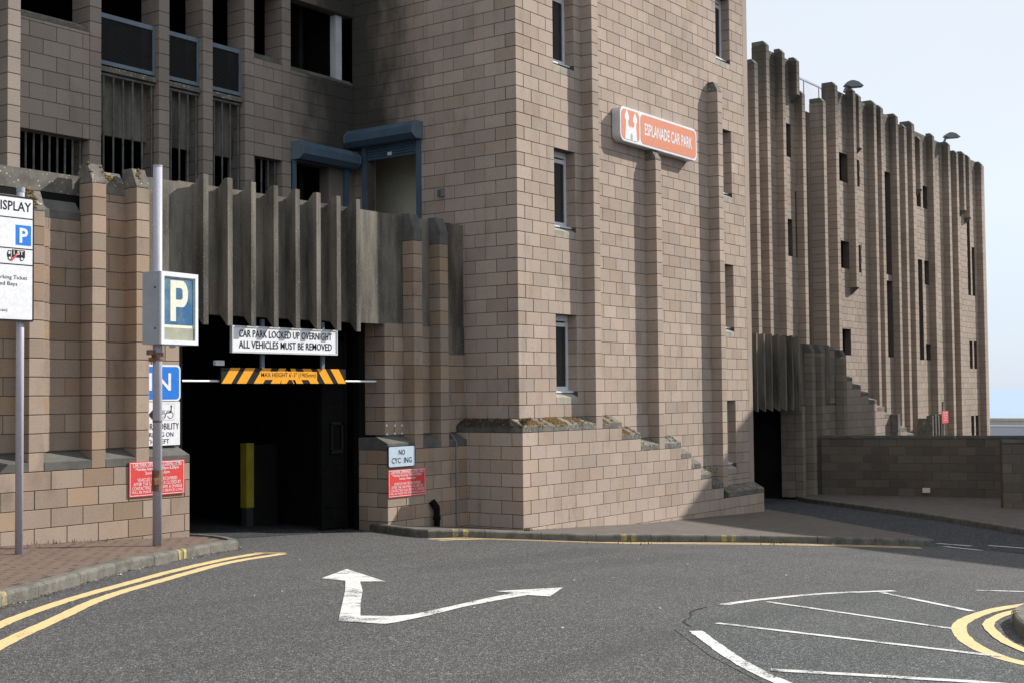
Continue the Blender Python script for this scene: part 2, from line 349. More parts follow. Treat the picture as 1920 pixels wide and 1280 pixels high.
def geo(kind, dx, dy, dz):
    k = (kind, round(dx, 3), round(dy, 3), round(dz, 3))
    if k not in GEO: GEO[k] = cblock(*k[1:]) if kind == 'c' else fblock(*k[1:], kind)
    return k, GEO[k]
G0, GH = 0.025, 0.225
gz = lambda k: G0+GH*k
class Masonry:
    def __init__(s, owner, mat, name='block', limit=300):
        s.owner = owner; s.mat = mat; s.p = []; s.core = MB(); s.name = name; s.limit = limit
    def piece(s, kind, x0, x1, y0, y1, z0, z1, mat=None):
        if x1-x0 < 0.03 or y1-y0 < 0.03 or z1-z0 < 0.03: return
        j = 0.0018
        ox = random.uniform(-j, j) if kind == 'x' else 0; oy = random.uniform(-j, j) if kind == 'y' else 0
        s.p.append((kind, (x0+x1)/2+ox, (y0+y1)/2+oy, (z0+z1)/2, x1-x0, y1-y0, z1-z0, mat or s.mat))
    def wall(s, side, c, a0, a1, z0, z1, off, holes=(), q0=False, q1=False, core=True, thick=0.09, ctk=0.22, mat=None, stretch=None):
        """blocks in courses; plane Y=c (side 'y', a along X) or X=c (side 'x', a along Y)"""
        J = 0.0045
        k0 = math.floor((z0-G0)/GH+1e-6); k1 = math.ceil((z1-G0)/GH-1e-6)
        for k in range(k0, k1):
            b0, b1 = max(gz(k), z0), min(gz(k+1), z1)
            if b1-b0 < 0.04: continue
            kp = k+(1 if side == 'x' else 0)
            ph = off+(0.225 if kp % 2 else 0.0)
            lo = a0+((0.225 if kp % 2 else 0.45) if q0 else 0); hi = a1-((0.45 if k % 2 else 0.225) if q1 else 0)
            cuts = [lo]; t = ph+math.ceil((lo-ph)/0.45+1e-6)*0.45
            while t < hi-0.02:
                if t-cuts[-1] > 0.09: cuts.append(t)
                t += 0.45
            if hi-cuts[-1] < 0.09 and len(cuts) > 1: cuts.pop()
            cuts.append(hi)
            for u0, u1 in zip(cuts, cuts[1:]):
                segs = [(u0, u1, b0, b1)]
                for (h0, h1, hz0, hz1) in holes:
                    ns = []
                    for (p0, p1, r0, r1) in segs:
                        if h1 <= p0+1e-4 or h0 >= p1-1e-4 or hz1 <= r0+1e-4 or hz0 >= r1-1e-4: ns.append((p0, p1, r0, r1)); continue
                        if h0 > p0: ns.append((p0, h0, r0, r1))
                        if h1 < p1: ns.append((h1, p1, r0, r1))
                        m0, m1 = max(p0, h0), min(p1, h1)
                        if hz0 > r0+0.02: ns.append((m0, m1, r0, hz0))
                        if hz1 < r1-0.02: ns.append((m0, m1, hz1, r1))
                    segs = ns
                for (p0, p1, r0, r1) in segs:
                    if p1-p0 < 0.05: continue
                    if side == 'y': s.piece('y', p0+J, p1-J, c, c+thick, r0+J, r1-J, mat)
                    else: s.piece('x', c, c+thick, p0+J, p1-J, r0+J, r1-J, mat)
        if core:
            rects = [(a0, a1, z0, z1)]
            for (h0, h1, hz0, hz1) in holes:
                ns = []
                for (p0, p1, r0, r1) in rects:
                    if h1 <= p0 or h0 >= p1 or hz1 <= r0 or hz0 >= r1: ns.append((p0, p1, r0, r1)); continue
                    if h0 > p0: ns.append((p0, h0, r0, r1))
                    if h1 < p1: ns.append((h1, p1, r0, r1))
                    m0, m1 = max(p0, h0), min(p1, h1)
                    if hz0 > r0: ns.append((m0, m1, r0, hz0))
                    if hz1 < r1: ns.append((m0, m1, hz1, r1))
                rects = ns
            e = 0.009
            for (p0, p1, r0, r1) in rects:
                q0_ = p0+(e if (p0 == a0 and q0) else 0); q1_ = p1-(e if (p1 == a1 and q1) else 0)
                if side == 'y': s.core.box(q0_, q1_, c+e, c+ctk, r0, r1)
                else: s.core.box(c+e, c+ctk, q0_, q1_, r0, r1)
    def pier(s, x0, x1, y0, y1, z0, z1, cap=0.0, mat=None, corebox=True, corbel=0.0):
        """pilaster: one block per course, optional sloped cap"""
        k0 = math.floor((z0-G0)/GH+1e-6); k1 = math.ceil((z1-G0)/GH-1e-6)
        for k in range(k0, k1):
            b0, b1 = max(gz(k), z0), min(gz(k+1), z1)
            if b1-b0 < 0.05: continue
            s.piece('c', x0, x1, y0, y1, b0+0.005, b1-0.005, mat)
        if corebox: s.core.box(x0+0.008, x1-0.008, y0+0.008, y1+0.01, z0+0.01, z1-0.01)
    def quoin(s, cx, cy, z0, z1, mat=None):
        """alternating corner blocks at a corner whose faces look to -X and -Y"""
        k0 = round((z0-G0)/GH); k1 = round((z1-G0)/GH)
        for k in range(k0, k1):
            a, b = (0.44, 0.215) if k % 2 == 0 else (0.215, 0.44)
            s.piece('c', cx, cx+a, cy, cy+b, gz(k)+0.005, gz(k+1)-0.005, mat)
    def finish(s, cpart='mortar_bed'):
        base = wloc(s.owner)
        def size(p): return (p[6]*max(p[4], p[5]*0.8))/(p[1]**2+p[2]**2+1)
        def seen(p):
            P = Vector(p[1:4]); d = P.dot(CF)
            if d < 0.5: return 0
            x = 960+F_PX*P.dot(CR)/d; y = 640-F_PX*P.dot(CU)/d
            return 1 if -20 < x < 1940 and -20 < y < 1300 else 0.02
        order = sorted(s.p, key=lambda p: -size(p)*seen(p))
        cache = {}
        for p in order[:s.limit]:
            key, (vs, fs) = geo(p[0], p[4], p[5], p[6]); kk = (key, p[7])
            if kk not in cache:
                me = bpy.data.meshes.new(s.name); me.from_pydata(vs, [], fs); me.materials.append(MATS[p[7]]); me.update(); cache[kk] = me
            o = bpy.data.objects.new(s.name, cache[kk]); COL.objects.link(o); o.parent = s.owner
            o.location = (p[1]-base.x, p[2]-base.y, p[3]+ZO-base.z)
        rest = order[s.limit:]
        for mt in sorted({p[7] for p in rest}):
            mb = MB()
            for p in rest:
                if p[7] != mt: continue
                _, (vs, fs) = geo(p[0], p[4], p[5], p[6])
                mb.add([(x+p[1], y+p[2], z+p[3]) for x, y, z in vs], fs)
            tag(build(mb, s.name, mt, s.owner, fix=False), kind='stuff')
        if s.core.v: build(s.core, cpart, 'mortar', s.owner)
def copings(owner, y0, y1, segs, zb, zt_back, zt_front, mat='coping', name='coping', piece=0.45):
    """sloped coping stones on a ledge facing -Y: front at y0, back at y1"""
    for (a0, a1) in segs:
        n = max(1, round((a1-a0)/piece)); st = (a1-a0)/n
        for i in range(n):
            mb = MB(); mb.prism([(y0, zb+0.006), (y0, zt_front), (y1, zt_back), (y1+0.03, zt_back), (y1+0.03, zb+0.006)], 'x', a0+i*st+0.004, a0+(i+1)*st-0.004)
            build(mb, name, mat, owner)
def sloped_cap(owner, x0, x1, y0, y1, z0, zf, zb, mat='dark_cap', name='cap'):
    mb = MB(); mb.prism([(y0-0.001, z0), (y0-0.001, zf), (y0+0.10, zb), (y1, zb), (y1, z0)], 'x', x0-0.001, x1+0.001); return build(mb, name, mat, owner)
def text_mesh(body, bold=0.0):
    cu = bpy.data.curves.new('t', 'FONT'); cu.body = body; cu.size = 1; cu.offset = bold; cu.resolution_u = 2
    ob = bpy.data.objects.new('t', cu); COL.objects.link(ob); bpy.context.view_layer.update()
    me = bpy.data.meshes.new_from_object(ob.evaluated_get(bpy.context.evaluated_depsgraph_get()))
    vs = [v.co.copy() for v in me.vertices]; fs = [tuple(p.vertices) for p in me.polygons]
    bpy.data.objects.remove(ob); bpy.data.curves.remove(cu); bpy.data.meshes.remove(me)
    return vs, fs
def text(parent, body, o, u, wdt, h, mat, n=None, bold=0.0, name='lettering'):
    """text fitted in a box whose lower left corner is o; u horizontal, z up"""
    vs, fs = text_mesh(body, bold)
    x0 = min(v.x for v in vs); x1 = max(v.x for v in vs); y0 = min(v.y for v in vs); y1 = max(v.y for v in vs)
    u = Vector(u).normalized(); n = u.cross(Vector((0, 0, 1))) if n is None else n; o = Vector(o)
    mb = MB(); pts = [o+u*((v.x-x0)/(x1-x0)*wdt)+Vector((0, 0, (v.y-y0)/(y1-y0)*h)) for v in vs]
    k = len(pts); mb.add(pts, fs)
    b = build(mb, name, mat, parent, fix=False); return b
def poly_plate(parent, pts, o, u, mat, name, t=0.002):
    """flat shape given by 2D points on a vertical plane"""
    u = Vector(u).normalized(); n = u.cross(Vector((0, 0, 1))); o = Vector(o)
    k = len(pts); a = [o+u*p[0]+Vector((0, 0, p[1])) for p in pts]; b = [q+n*t for q in a]
    mb = MB(); mb.add(a+b, [tuple(range(k)), tuple(range(2*k-1, k-1, -1))]+[(i, i+k, (i+1) % k+k, (i+1) % k) for i in range(k)])
    return build(mb, name, mat, parent)
def rrect(w_, h_, r, x=0, y=0, n=5):
    out = []
    for cx, cy, a0 in ((w_-r, r, -90), (w_-r, h_-r, 0), (r, h_-r, 90), (r, r, 180)):
        for i in range(n+1):
            a = math.radians(a0+90*i/n); out.append((x+cx+r*math.cos(a), y+cy+r*math.sin(a)))
    return out

# ------------------------------------------------------------------ key planes of the building (metres)
YT, XT = 12.87, 17.82            # stair tower faces
YP, XP = 12.635, 17.585          # its base
YB, YW = 13.80, 14.035           # entrance portal: base / pilaster fronts, wall
YE, YV = 14.665, 14.90           # exit portal: pilaster fronts, wall
YF = 16.58                       # main facade
YR = 16.345                      # pilaster fronts on the right wing
# ------------------------------------------------------------------ ground
KX = [-3000, -60, 0, 5, 8.8, 9.7, 10.5, 11.6, 15.5, 17.5, 21.4, 25.3, 33, 45, 60, 3000]
KZ = [-1.45, -1.45, -1.6, -1.70, -1.81, -1.85, -1.895, -1.965, -2.15, -2.34, -2.56, -2.70, -2.95, -3.15, -3.2, -3.2]
def zr(X):
    for i in range(len(KX)-1):
        if X <= KX[i+1]: t = (X-KX[i])/(KX[i+1]-KX[i]); return KZ[i]+(KZ[i+1]-KZ[i])*t
    return KZ[-1]
def sheet(name, pts, dz, mat, parent=None, skirt=0.0, step=0.5, kind='structure'):
    bm = bmesh.new(); vs = [bm.verts.new((x, y, 0)) for x, y in pts]; f = bm.faces.new(vs)
    xs = [p[0] for p in pts]; cuts = [k for k in KX if min(xs) < k < max(xs)]
    for k in cuts:
        bmesh.ops.bisect_plane(bm, geom=bm.verts[:]+bm.edges[:]+bm.faces[:], plane_co=(k, 0, 0), plane_no=(1, 0, 0))
    bmesh.ops.triangulate(bm, faces=bm.faces)
    if skirt:
        e = [x for x in bm.edges if x.is_boundary]; r = bmesh.ops.extrude_edge_only(bm, edges=e)
        low = [g for g in r['geom'] if isinstance(g, bmesh.types.BMVert)]
        for v in low: v.co.z = -skirt
    bmesh.ops.recalc_face_normals(bm, faces=bm.faces)
    b = wloc(parent) if parent is not None else Vector((0, 0, 0))
    for v in bm.verts: v.co = Vector((v.co.x, v.co.y, v.co.z+zr(v.co.x)+dz+ZO))-b
    me = bpy.data.meshes.new(name); bm.to_mesh(me); bm.free(); me.materials.append(MATS[mat])
    if sum(p.normal.z*p.area for p in me.polygons) < 0: me.flip_normals()
    o = bpy.data.objects.new(name, me); COL.objects.link(o)
    if parent is not None: o.parent = parent
    elif kind: o['kind'] = kind
    return o
def offset_path(path, d):
    out = []
    for i, p in enumerate(path):
        a = Vector(path[max(0, i-1)]); b = Vector(path[min(len(path)-1, i+1)]); t = (b-a).normalized(); n = Vector((-t.y, t.x))
        out.append((p[0]+n.x*d, p[1]+n.y*d))
    return out
def smooth_path(path, n=6):
    P = [Vector(p) for p in path]; out = []
    for i in range(len(P)-1):
        p0, p1, p2, p3 = P[max(0, i-1)], P[i], P[i+1], P[min(len(P)-1, i+2)]
        for k in range(n):
            t = k/n; out.append(tuple(0.5*((2*p1)+(-p0+p2)*t+(2*p0-5*p1+4*p2-p3)*t*t+(-p0+3*p1-3*p2+p3)*t**3)))
    out.append(tuple(P[-1])); return out
def strip(name, path, wdt, dz, mat, parent, w2=None):
    fine = []                                  # ragged hand-screeded edges
    for a, b in zip(path, path[1:]):
        k = max(1, int((Vector(b)-Vector(a)).length/0.07))
        fine += [(a[0]+(b[0]-a[0])*i/k, a[1]+(b[1]-a[1])*i/k) for i in range(k)]
    path = fine+[path[-1]]
    L = offset_path(path, wdt/2); R = offset_path(path, -wdt/2); mb = MB(); vs = []
    jt = lambda p: (p[0]+random.uniform(-.005, .005), p[1]+random.uniform(-.005, .005))
    L = [jt(p) for p in L]; R = [jt(p) for p in R]
    for a, b in zip(L, R): vs += [(a[0], a[1], zr(a[0])+dz), (b[0], b[1], zr(b[0])+dz)]
    mb.add(vs, [(2*i, 2*i+1, 2*i+3, 2*i+2) for i in range(len(path)-1)])
    o = build(mb, name, mat, parent, fix=False)
    if sum(p.normal.z for p in o.data.polygons) < 0: o.data.flip_normals()
    return o
# terrain: one sheet; fine strips of X follow the slope of the street
def big_ground():
    mb = MB(); xs = sorted(set([-3000, -300, -60]+[0.5*i for i in range(-20, 170)]+[84.6]+KX[1:-1])); xs = [x for x in xs if x <= 84.6]
    ys = [-3000, -100, -20, 0, 10, 20, 40, 100, 3000]; W_ = len(ys)
    vs = [(x, y, zr(x)) for x in xs for y in ys]
    mb.add(vs, [(i*W_+j, (i+1)*W_+j, (i+1)*W_+j+1, i*W_+j+1) for i in range(len(xs)-1) for j in range(W_-1)])
    o = build(mb, 'ground', 'asphalt', None, fix=False); o['kind'] = 'structure'
big_ground()
m = MB(); m.add([(84, -30000, -9), (30000, -30000, -9), (30000, 30000, -9), (84, 30000, -9)], [(0, 1, 2, 3)])
build(m, 'sea', 'sea', None, fix=False)['kind'] = 'structure'
KL = smooth_path([(2.0, 6.6), (3.6, 7.9), (5.0, 9.0), (6.35, 9.93), (7.31, 10.5), (8.66, 11.32), (9.63, 11.77), (10.91, 12.53), (11.53, 12.79), (11.86, 13.25), (11.98, 13.86), (11.78, 14.5)], 4)
KR = smooth_path([(15.62, 14.35), (15.30, 13.5), (15.03, 12.66)], 3) + smooth_path([(15.1, 12.56), (15.55, 12.34), (16.4, 11.86), (17.68, 11.07), (18.8, 10.2), (19.78, 9.31), (20.7, 8.15), (21.34, 7.12)], 4)
KF = smooth_path([(33.4, 14.9), (32.5, 14.2), (31.6, 13.2), (30.6, 12.1), (29.6, 11.0), (28.3, 9.6), (26.8, 8.2), (25.0, 6.65), (22.5, 4.6), (19, 1.5)], 4)
inL = offset_path(KL, 0.12); inR = offset_path(KR, 0.12); inF = offset_path(KF, -0.12)
def inside_sign(path, probe):  # choose the side of the kerb the pavement lies on
    a = min((Vector(p)-Vector(probe)).length for p in offset_path(path, 0.12)); b = min((Vector(p)-Vector(probe)).length for p in offset_path(path, -0.12))
    return 0.12 if a < b else -0.12
sL, sR, sF = inside_sign(KL, (8, 13)), inside_sign(KR, (18, 12.3)), inside_sign(KF, (33, 11))
inL, inR, inF = offset_path(KL, sL), offset_path(KR, sR), offset_path(KF, sF)
polyL = inL+[(2.0, 14.5)]
polyR = inR+[(21.62, 7.2), (22.51, 7.99), (24.47, 9.94), (25.82, 11.16), (27.93, 13.5), (27.9, 14.2), (15.75, 14.4)]
polyF = inF+[(21, 0.5), (30, -4), (38, 6), (38, 15.2)]
pavL = sheet('pavement', polyL, 0.098, 'paver_joint', skirt=0.1)
pavR = sheet('pavement', polyR, 0.102, 'paving', skirt=0.1)
pavF = sheet('pavement', polyF, 0.102, 'paving', skirt=0.1)
sheet('road', [(21.75, 7.15), (22.51, 7.99), (24.47, 9.94), (25.82, 11.16), (27.93, 13.3), (28, 15.3), (33.3, 15.3)]+KF[2:], 0.004, 'asphalt_shaded')
def pip(p, poly):
    c = False; j = len(poly)-1
    for i in range(len(poly)):
        a, b = poly[i], poly[j]
        if (a[1] > p[1]) != (b[1] > p[1]) and p[0] < (b[0]-a[0])*(p[1]-a[1])/(b[1]-a[1])+a[0]: c = not c
        j = i
    return c
def pavers(owner, poly, x0, x1, y0, y1, limit=300, ang=0.0, dz=0.104):
    pcs = []; y = y0; row = 0
    while y < y1:
        x = x0+(0.1 if row % 2 else 0)
        while x < x1:
            cx, cy = x+0.1, y+0.05
            if all(pip(q, poly) for q in ((cx-0.098, cy-0.048), (cx+0.098, cy-0.048), (cx+0.098, cy+0.048), (cx-0.098, cy+0.048))): pcs.append((cx, cy))
            x += 0.203
        y += 0.103; row += 1
    vs, fs = cblock(0.197, 0.097, 0.03, 0.004)
    me = bpy.data.meshes.new('paving_brick'); me.from_pydata(vs, [], fs); me.materials.append(MATS['paver']); me.update()
    pcs.sort(key=lambda p: p[0]**2+p[1]**2); vis = [p for p in pcs if p[0]*0.295 < p[1] < p[0]*1.62]; rest = [p for p in pcs if p not in set(vis)]
    for p in vis[:limit]:
        o = bpy.data.objects.new('paving_brick', me); COL.objects.link(o); o.parent = owner
        sl_ = (zr(p[0]+0.1)-zr(p[0]-0.1))/0.2
        o.location = (p[0], p[1], zr(p[0])+dz-0.015+ZO+random.uniform(-0.0015, 0.0015)); o.rotation_euler = (random.uniform(-.01, .01), -math.atan(sl_), 0)
    mb = MB()
    for p in vis[limit:]+rest:
        h = random.uniform(-0.0015, 0.0015)
        mb.add([(x+p[0], y+p[1], z+zr(p[0]+x)+dz-0.015+h) for x, y, z in vs], fs)
    if mb.v: tag(build(mb, 'paving_brick', 'paver', owner, fix=False), kind='stuff')
pavers(pavL, polyL, 4.5, 11.9, 8.5, 13.8)
def kerb(path, sgn, label_mat='kerb', dabs=(), h=0.12, stone=0.9, drop=None):
    root = bpy.data.objects.new('kerb', None); COL.objects.link(root); root['kind'] = 'structure'; root.location = (path[0][0], path[0][1], zr(path[0][0])+ZO)
    # resample
    pts = [Vector(p) for p in path]; cum = [0]
    for a, b in zip(pts, pts[1:]): cum.append(cum[-1]+(b-a).length)
    def at(s):
        for i in range(len(pts)-1):
            if s <= cum[i+1] or i == len(pts)-2:
                t = (s-cum[i])/(cum[i+1]-cum[i]); return pts[i].lerp(pts[i+1], min(t, 1))
    n = max(1, round(cum[-1]/stone)); st = cum[-1]/n
    for i in range(n):
        s0, s1 = i*st+0.004, (i+1)*st-0.004; seg = [at(s0+(s1-s0)*k/3) for k in range(4)]
        mb = MB(); vs = []
        for q in range(4):
            a = seg[max(0, q-1)]; b = seg[min(3, q+1)]; t = (b-a).normalized(); nn = Vector((-t.y, t.x))*(1 if sgn > 0 else -1)
            for (o_, z_) in ((0.0, -0.08), (0.0, h-0.03), (0.008, h-0.012), (0.028, h), (0.122, h), (0.122, -0.08)):
                p = seg[q]+nn*o_; vs.append((p.x, p.y, zr(p.x)+z_))
        fs = [(q*6+j, q*6+(j+1) % 6, (q+1)*6+(j+1) % 6, (q+1)*6+j) for q in range(3) for j in range(6)]
        fs += [(0, 1, 2, 3, 4, 5), tuple(18+j for j in range(5, -1, -1))]
        mb.add(vs, fs); build(mb, 'kerb_stone', 'kerb', root)
    for (dx, dy) in dabs:                     # pairs of yellow dabs painted on the kerb face
        j = min(range(len(pts)), key=lambda i: (pts[i]-Vector((dx, dy))).length)
        t = (pts[min(j+1, len(pts)-1)]-pts[max(j-1, 0)]).normalized(); nn = Vector((-t.y, t.x))*(1 if sgn > 0 else -1)
        for q in (-0.085, 0.085):
            mb = MB(); c0 = pts[j]+t*(q-0.045); c1 = pts[j]+t*(q+0.045); vs = []
            for c in (c0, c1):
                for (o_, z_) in ((-0.003, 0.012), (-0.003, h-0.03), (0.006, h-0.009), (0.028, h+0.003), (0.065, h+0.003)):
                    p = c+nn*o_; vs.append((p.x, p.y, zr(p.x)+z_))
            mb.add(vs, [(k, k+1, k+6, k+5) for k in range(4)]); build(mb, 'yellow_dab', 'dab_yellow', root)
    return root
kerb(KL, sL, dabs=((9.9, 11.9), (6.45, 10.0))); kerb(KR, sR, dabs=((15.6, 12.3), (17.9, 10.9), (19.4, 9.7))); kerb(KF, sF)
# traffic island at the right edge
ISL = smooth_path([(13.6, 2.7), (12.9, 3.06), (12.11, 3.2), (11.46, 3.17), (11.0, 3.04), (10.4, 2.82), (10.0, 2.55), (9.75, 2.1), (9.8, 1.3), (10.6, 0.4), (12, 0), (13.6, .2)], 3)
isl = sheet('traffic_island', offset_path(ISL, 0.12) if inside_sign(ISL, (12, 1.5)) > 0 else offset_path(ISL, -0.12), 0.10, 'paving', skirt=0.1)
kerb(ISL, inside_sign(ISL, (12, 1.5)), dabs=((11.2, 3.1), (10.1, 2.6)))
# road markings
mk = thing('double_yellow_line', (9, 11, zr(9)), 'pair of yellow lines curving along the left kerb towards the entrance', 'road marking')
mk['kind'] = 'structure'
strip('line', smooth_path([(1.5, 4.9), (3.0, 6.4), (4.6, 8.0), (5.84, 9.12), (7.01, 9.92), (8.4, 10.67), (9.77, 11.4), (10.79, 11.93), (11.45, 12.22)], 5), 0.125, 0.004, 'line_yellow', mk)
strip('line', smooth_path([(1.6, 4.5), (3.1, 5.9), (4.6, 7.6), (5.31, 8.29), (6.21, 8.99), (7.33, 9.83), (8.73, 10.59), (10.13, 11.37), (11.55, 11.98)], 5), 0.125, 0.004, 'line_yellow', mk)
strip('line', [(11.30, 12.22), (11.62, 12.0)], 0.09, 0.008, 'line_yellow', mk)
mk = thing('double_yellow_line', (18, 10.6, zr(18)), 'pair of yellow lines beside the kerb in front of the stair tower', 'road marking'); mk['kind'] = 'structure'
kr2 = smooth_path([(14.93, 12.55), (15.55, 12.34), (16.4, 11.86), (17.68, 11.07), (18.8, 10.2), (19.78, 9.31), (20.7, 8.15), (21.15, 7.3)], 4)
strip('line', offset_path(kr2, -0.16 if sR > 0 else 0.16), 0.12, 0.004, 'line_yellow', mk); strip('line', offset_path(kr2, -0.40 if sR > 0 else 0.40), 0.12, 0.004, 'line_yellow', mk)
mk = thing('double_yellow_line', (11, 3.5, zr(11)), 'pair of yellow lines wrapping round the tip of the traffic island', 'road marking'); mk['kind'] = 'structure'
strip('line', smooth_path([(14.5, 2.6), (13.6, 3.15), (12.76, 3.43), (12.09, 3.53), (11.42, 3.51), (10.77, 3.4), (10.05, 3.15), (9.46, 2.83), (9.06, 2.44), (8.9, 1.9)], 5), 0.115, 0.006, 'line_yellow', mk)
strip('line', smooth_path([(14.0, 2.7), (13.2, 3.12), (12.39, 3.33), (11.74, 3.36), (11.11, 3.27), (10.49, 3.05), (9.87, 2.74), (9.41, 2.35), (9.3, 1.8)], 5), 0.09, 0.006, 'line_yellow', mk)
mk = thing('direction_arrow', (8.6, 7.8, zr(8.6)), 'white two-headed arrow painted on the road, one head ahead and one to the right', 'road marking')
AR = [[(9.61, 9.42), (10.57, 9.98), (9.86, 8.78), (9.67, 8.95), (9.62, 9.1)], [(9.67, 8.95), (9.1, 8.39), (8.41, 7.78), (7.89, 7.3), (7.69, 6.86), (7.57, 7.24), (8.31, 7.9), (8.98, 8.5), (9.62, 9.1)],
      [(7.89, 7.3), (8.03, 7.09), (8.2, 7.02), (8.79, 7.08), (9.43, 7.2), (9.98, 7.28), (9.92, 7.09), (8.92, 6.99), (8.25, 6.88), (7.79, 6.84), (7.69, 6.86)], [(9.96, 7.5), (10.76, 7.26), (9.98, 6.88), (9.92, 7.09), (9.98, 7.28)]]
for i, q in enumerate(AR):
    sheet(('arrow_head', 'shaft', 'shaft', 'arrow_head')[i], q, 0.005+0.0002*i, 'line_white', mk)
sheet('road_patch', [(8.85, 4.95), (8.0, 4.2), (7.3, 3.45), (6.9, 2.6), (7.4, 1.2), (9.4, 1.2), (9.4, 2.6), (10.1, 3.1), (11.4, 3.45), (12.5, 3.45), (13.3, 4.5), (12.4, 5.15), (11.4, 5.42), (10.6, 5.45), (9.6, 5.3)], 0.003, 'asphalt_patch')
sm_ = thing('road_seam', (9.2, 5.2, zr(9.2)), 'dark cracked seam in the tarmac around the hatched wedge', 'road seam'); sm_['kind'] = 'structure'
strip('crack', smooth_path([(10.35, 5.46), (9.95, 5.40), (9.6, 5.22), (9.3, 5.12), (9.1, 4.95)], 6), 0.014, 0.0055, 'seam', sm_)
mk = thing('hatched_area', (9.6, 4.2, zr(9.6)), 'white outlined wedge of diagonal stripes on the road before the traffic island', 'road marking')
strip('line', smooth_path([(10.58, 5.44), (11.39, 5.40), (12.25, 5.2), (13.05, 4.77)], 5), 0.09, 0.007, 'line_white', mk)
for a, b in (((12.79, 4.8), (11.9, 3.64)), ((11.17, 5.28), (10.47, 3.36)), ((9.4, 4.88), (9.25, 2.64))): strip('stripe', [a, b], 0.075, 0.0075, 'line_white', mk)
strip('line', smooth_path([(8.90, 4.80), (8.04, 4.06), (7.44, 3.43), (6.9, 2.6)], 5), 0.105, 0.007, 'line_white', mk)
strip('stripe', [(7.78, 3.66), (8.19, 2.51), (8.29, 2.0)], 0.085, 0.0075, 'line_faint', mk)
mk = thing('lane_line', (13.9, 4, zr(13.9)), 'short white line beyond the traffic island at the right edge of the road', 'road marking')
strip('line', [(13.76, 4.16), (14.1, 3.6), (14.4, 3.0)], 0.07, 0.005, 'line_white', mk)
mk = thing('give_way_line', (22, 6.8, zr(22)), 'faint broken white lines across the mouth of the shaded exit road', 'road marking')
for a, b in (((22.0, 7.3), (21.9, 6.7)), ((21.5, 7.0), (21.1, 6.3)), ((22.2, 6.5), (22.1, 5.9)), ((21.6, 5.6), (21.4, 5.0))): strip('dash', [a, b], 0.12, 0.010, 'line_faint', mk)
# small litter and leaf debris in the gutters
def debris(name, spots, n, mat, size, label, cat):
    mb = MB()
    for _ in range(n):
        a, b, spread, dz = random.choice(spots); t = random.random()
        x = a[0]+(b[0]-a[0])*t+random.gauss(0, spread); y = a[1]+(b[1]-a[1])*t+random.gauss(0, spread)
        s = size*random.uniform(0.4, 1.2); th = random.random()*6.28; z = zr(x)+dz+0.004
        p = [(x+s*math.cos(th+q)*random.uniform(.4, 1), y+s*math.sin(th+q)*random.uniform(.4, 1), z+random.uniform(0, s*0.5)) for q in (0, 1.6, 3.1, 4.7)]
        mb.add(p, [(0, 1, 2), (0, 2, 3)])
    o = build(mb, name, mat, None, fix=False); tag(o, label, cat, kind='stuff'); return o
gut = [(KL[i], KL[i+4], 0.05, 0.0) for i in range(6, len(KL)-6, 4)]
debris('dead_leaves', gut+gut+[((7, 13.7), (11.5, 13.7), 0.06, 0.11), ((8.0, 13.3), (10.5, 13.5), 0.12, 0.11), ((18, 12.5), (25, 12.5), 0.08, 0.11), ((24, 11.9), (26.5, 12.2), 0.2, 0.11)], 1500, 'litter', 0.020, 'brown leaf litter lying along the foot of the walls and kerbs', 'leaf litter')
debris('paper_scraps', gut+[((10, 9), (19, 6), 2.5, 0), ((7, 6), (12, 8), 1.5, 0), ((28, 11), (33, 10.5), 0.6, 0.11), ((19, 10.5), (21, 8), 0.1, 0.0)], 190, 'scrap_white', 0.018, 'tiny pale scraps and pebbles scattered on the road', 'litter')
def weeds(spots, n, h):
    mb = MB()
    for (x0, y0, r, dz) in spots:
        for _ in range(n):
            x = x0+random.gauss(0, r); y = y0+random.gauss(0, r*0.4); z = zr(x)+dz; t = random.random()*6.28; l_ = h*random.uniform(.4, 1)
            dx, dy = math.cos(t)*l_*0.5, math.sin(t)*l_*0.5; wd = l_*0.14
            mb.add([(x-wd*math.sin(t), y+wd*math.cos(t), z), (x+wd*math.sin(t), y-wd*math.cos(t), z), (x+dx, y+dy, z+l_)], [(0, 1, 2)])
    tag(build(mb, 'weeds', 'weed', None, fix=False), 'small green weeds growing along the kerb and wall foot', 'weeds', kind='stuff')
weeds([(11.85, 14.15, 0.08, 0.0), (28.6, 9.95, 0.15, 0.0), (28.2, 9.5, 0.1, 0), (9.6, 13.72, 0.4, 0.1), (17.5, 12.5, 0.06, 0.1), (20, 9.1, 0.4, 0), (18.3, 10.6, 0.5, 0)], 45, 0.07)

# ------------------------------------------------------------------ stair tower
tower = thing('stair_tower', (XT, YT, -2.4), 'tall pinkish blockwork stair tower with slit windows and the orange car park sign', 'building')
mt = Masonry(tower, 'block_tower')
XE = 26.46; ZT = gz(64)
w1 = [(18.945, 19.62, gz(k), gz(k+6)) for k in (0, 13, 26)]
w1s = [(18.945, 19.62, gz(k-1), gz(k)) for k in (0, 13, 26)]
w2 = [(25.17, 25.83, gz(k), gz(k+6)) for k in (-7, 6, 19, 32)]
w2s = [(25.17, 25.83, gz(k-1), gz(k)) for k in (-7, 6, 19, 32)]
mt.wall('y', YT, XT, XE, gz(-2), ZT, XT, holes=w1+w1s+w2+w2s, q0=True)
mt.wall('y', YT, 22.1, XE, -1.9, gz(-2), XT, holes=w2[:1]+w2s[:1])
mt.wall('y', YT, 19.9, 22.3, gz(-5), gz(-2), XT)
mt.wall('y', YT, 24.3, XE, gz(-11), -1.9, XT)
mt.quoin(XT, YT, gz(-2), ZT)
door = (15.05, 16.27, 2.90, 4.5125)
mt.wall('x', XT, YT, YF+0.05, gz(-11), ZT, YT, holes=[door], q0=True)
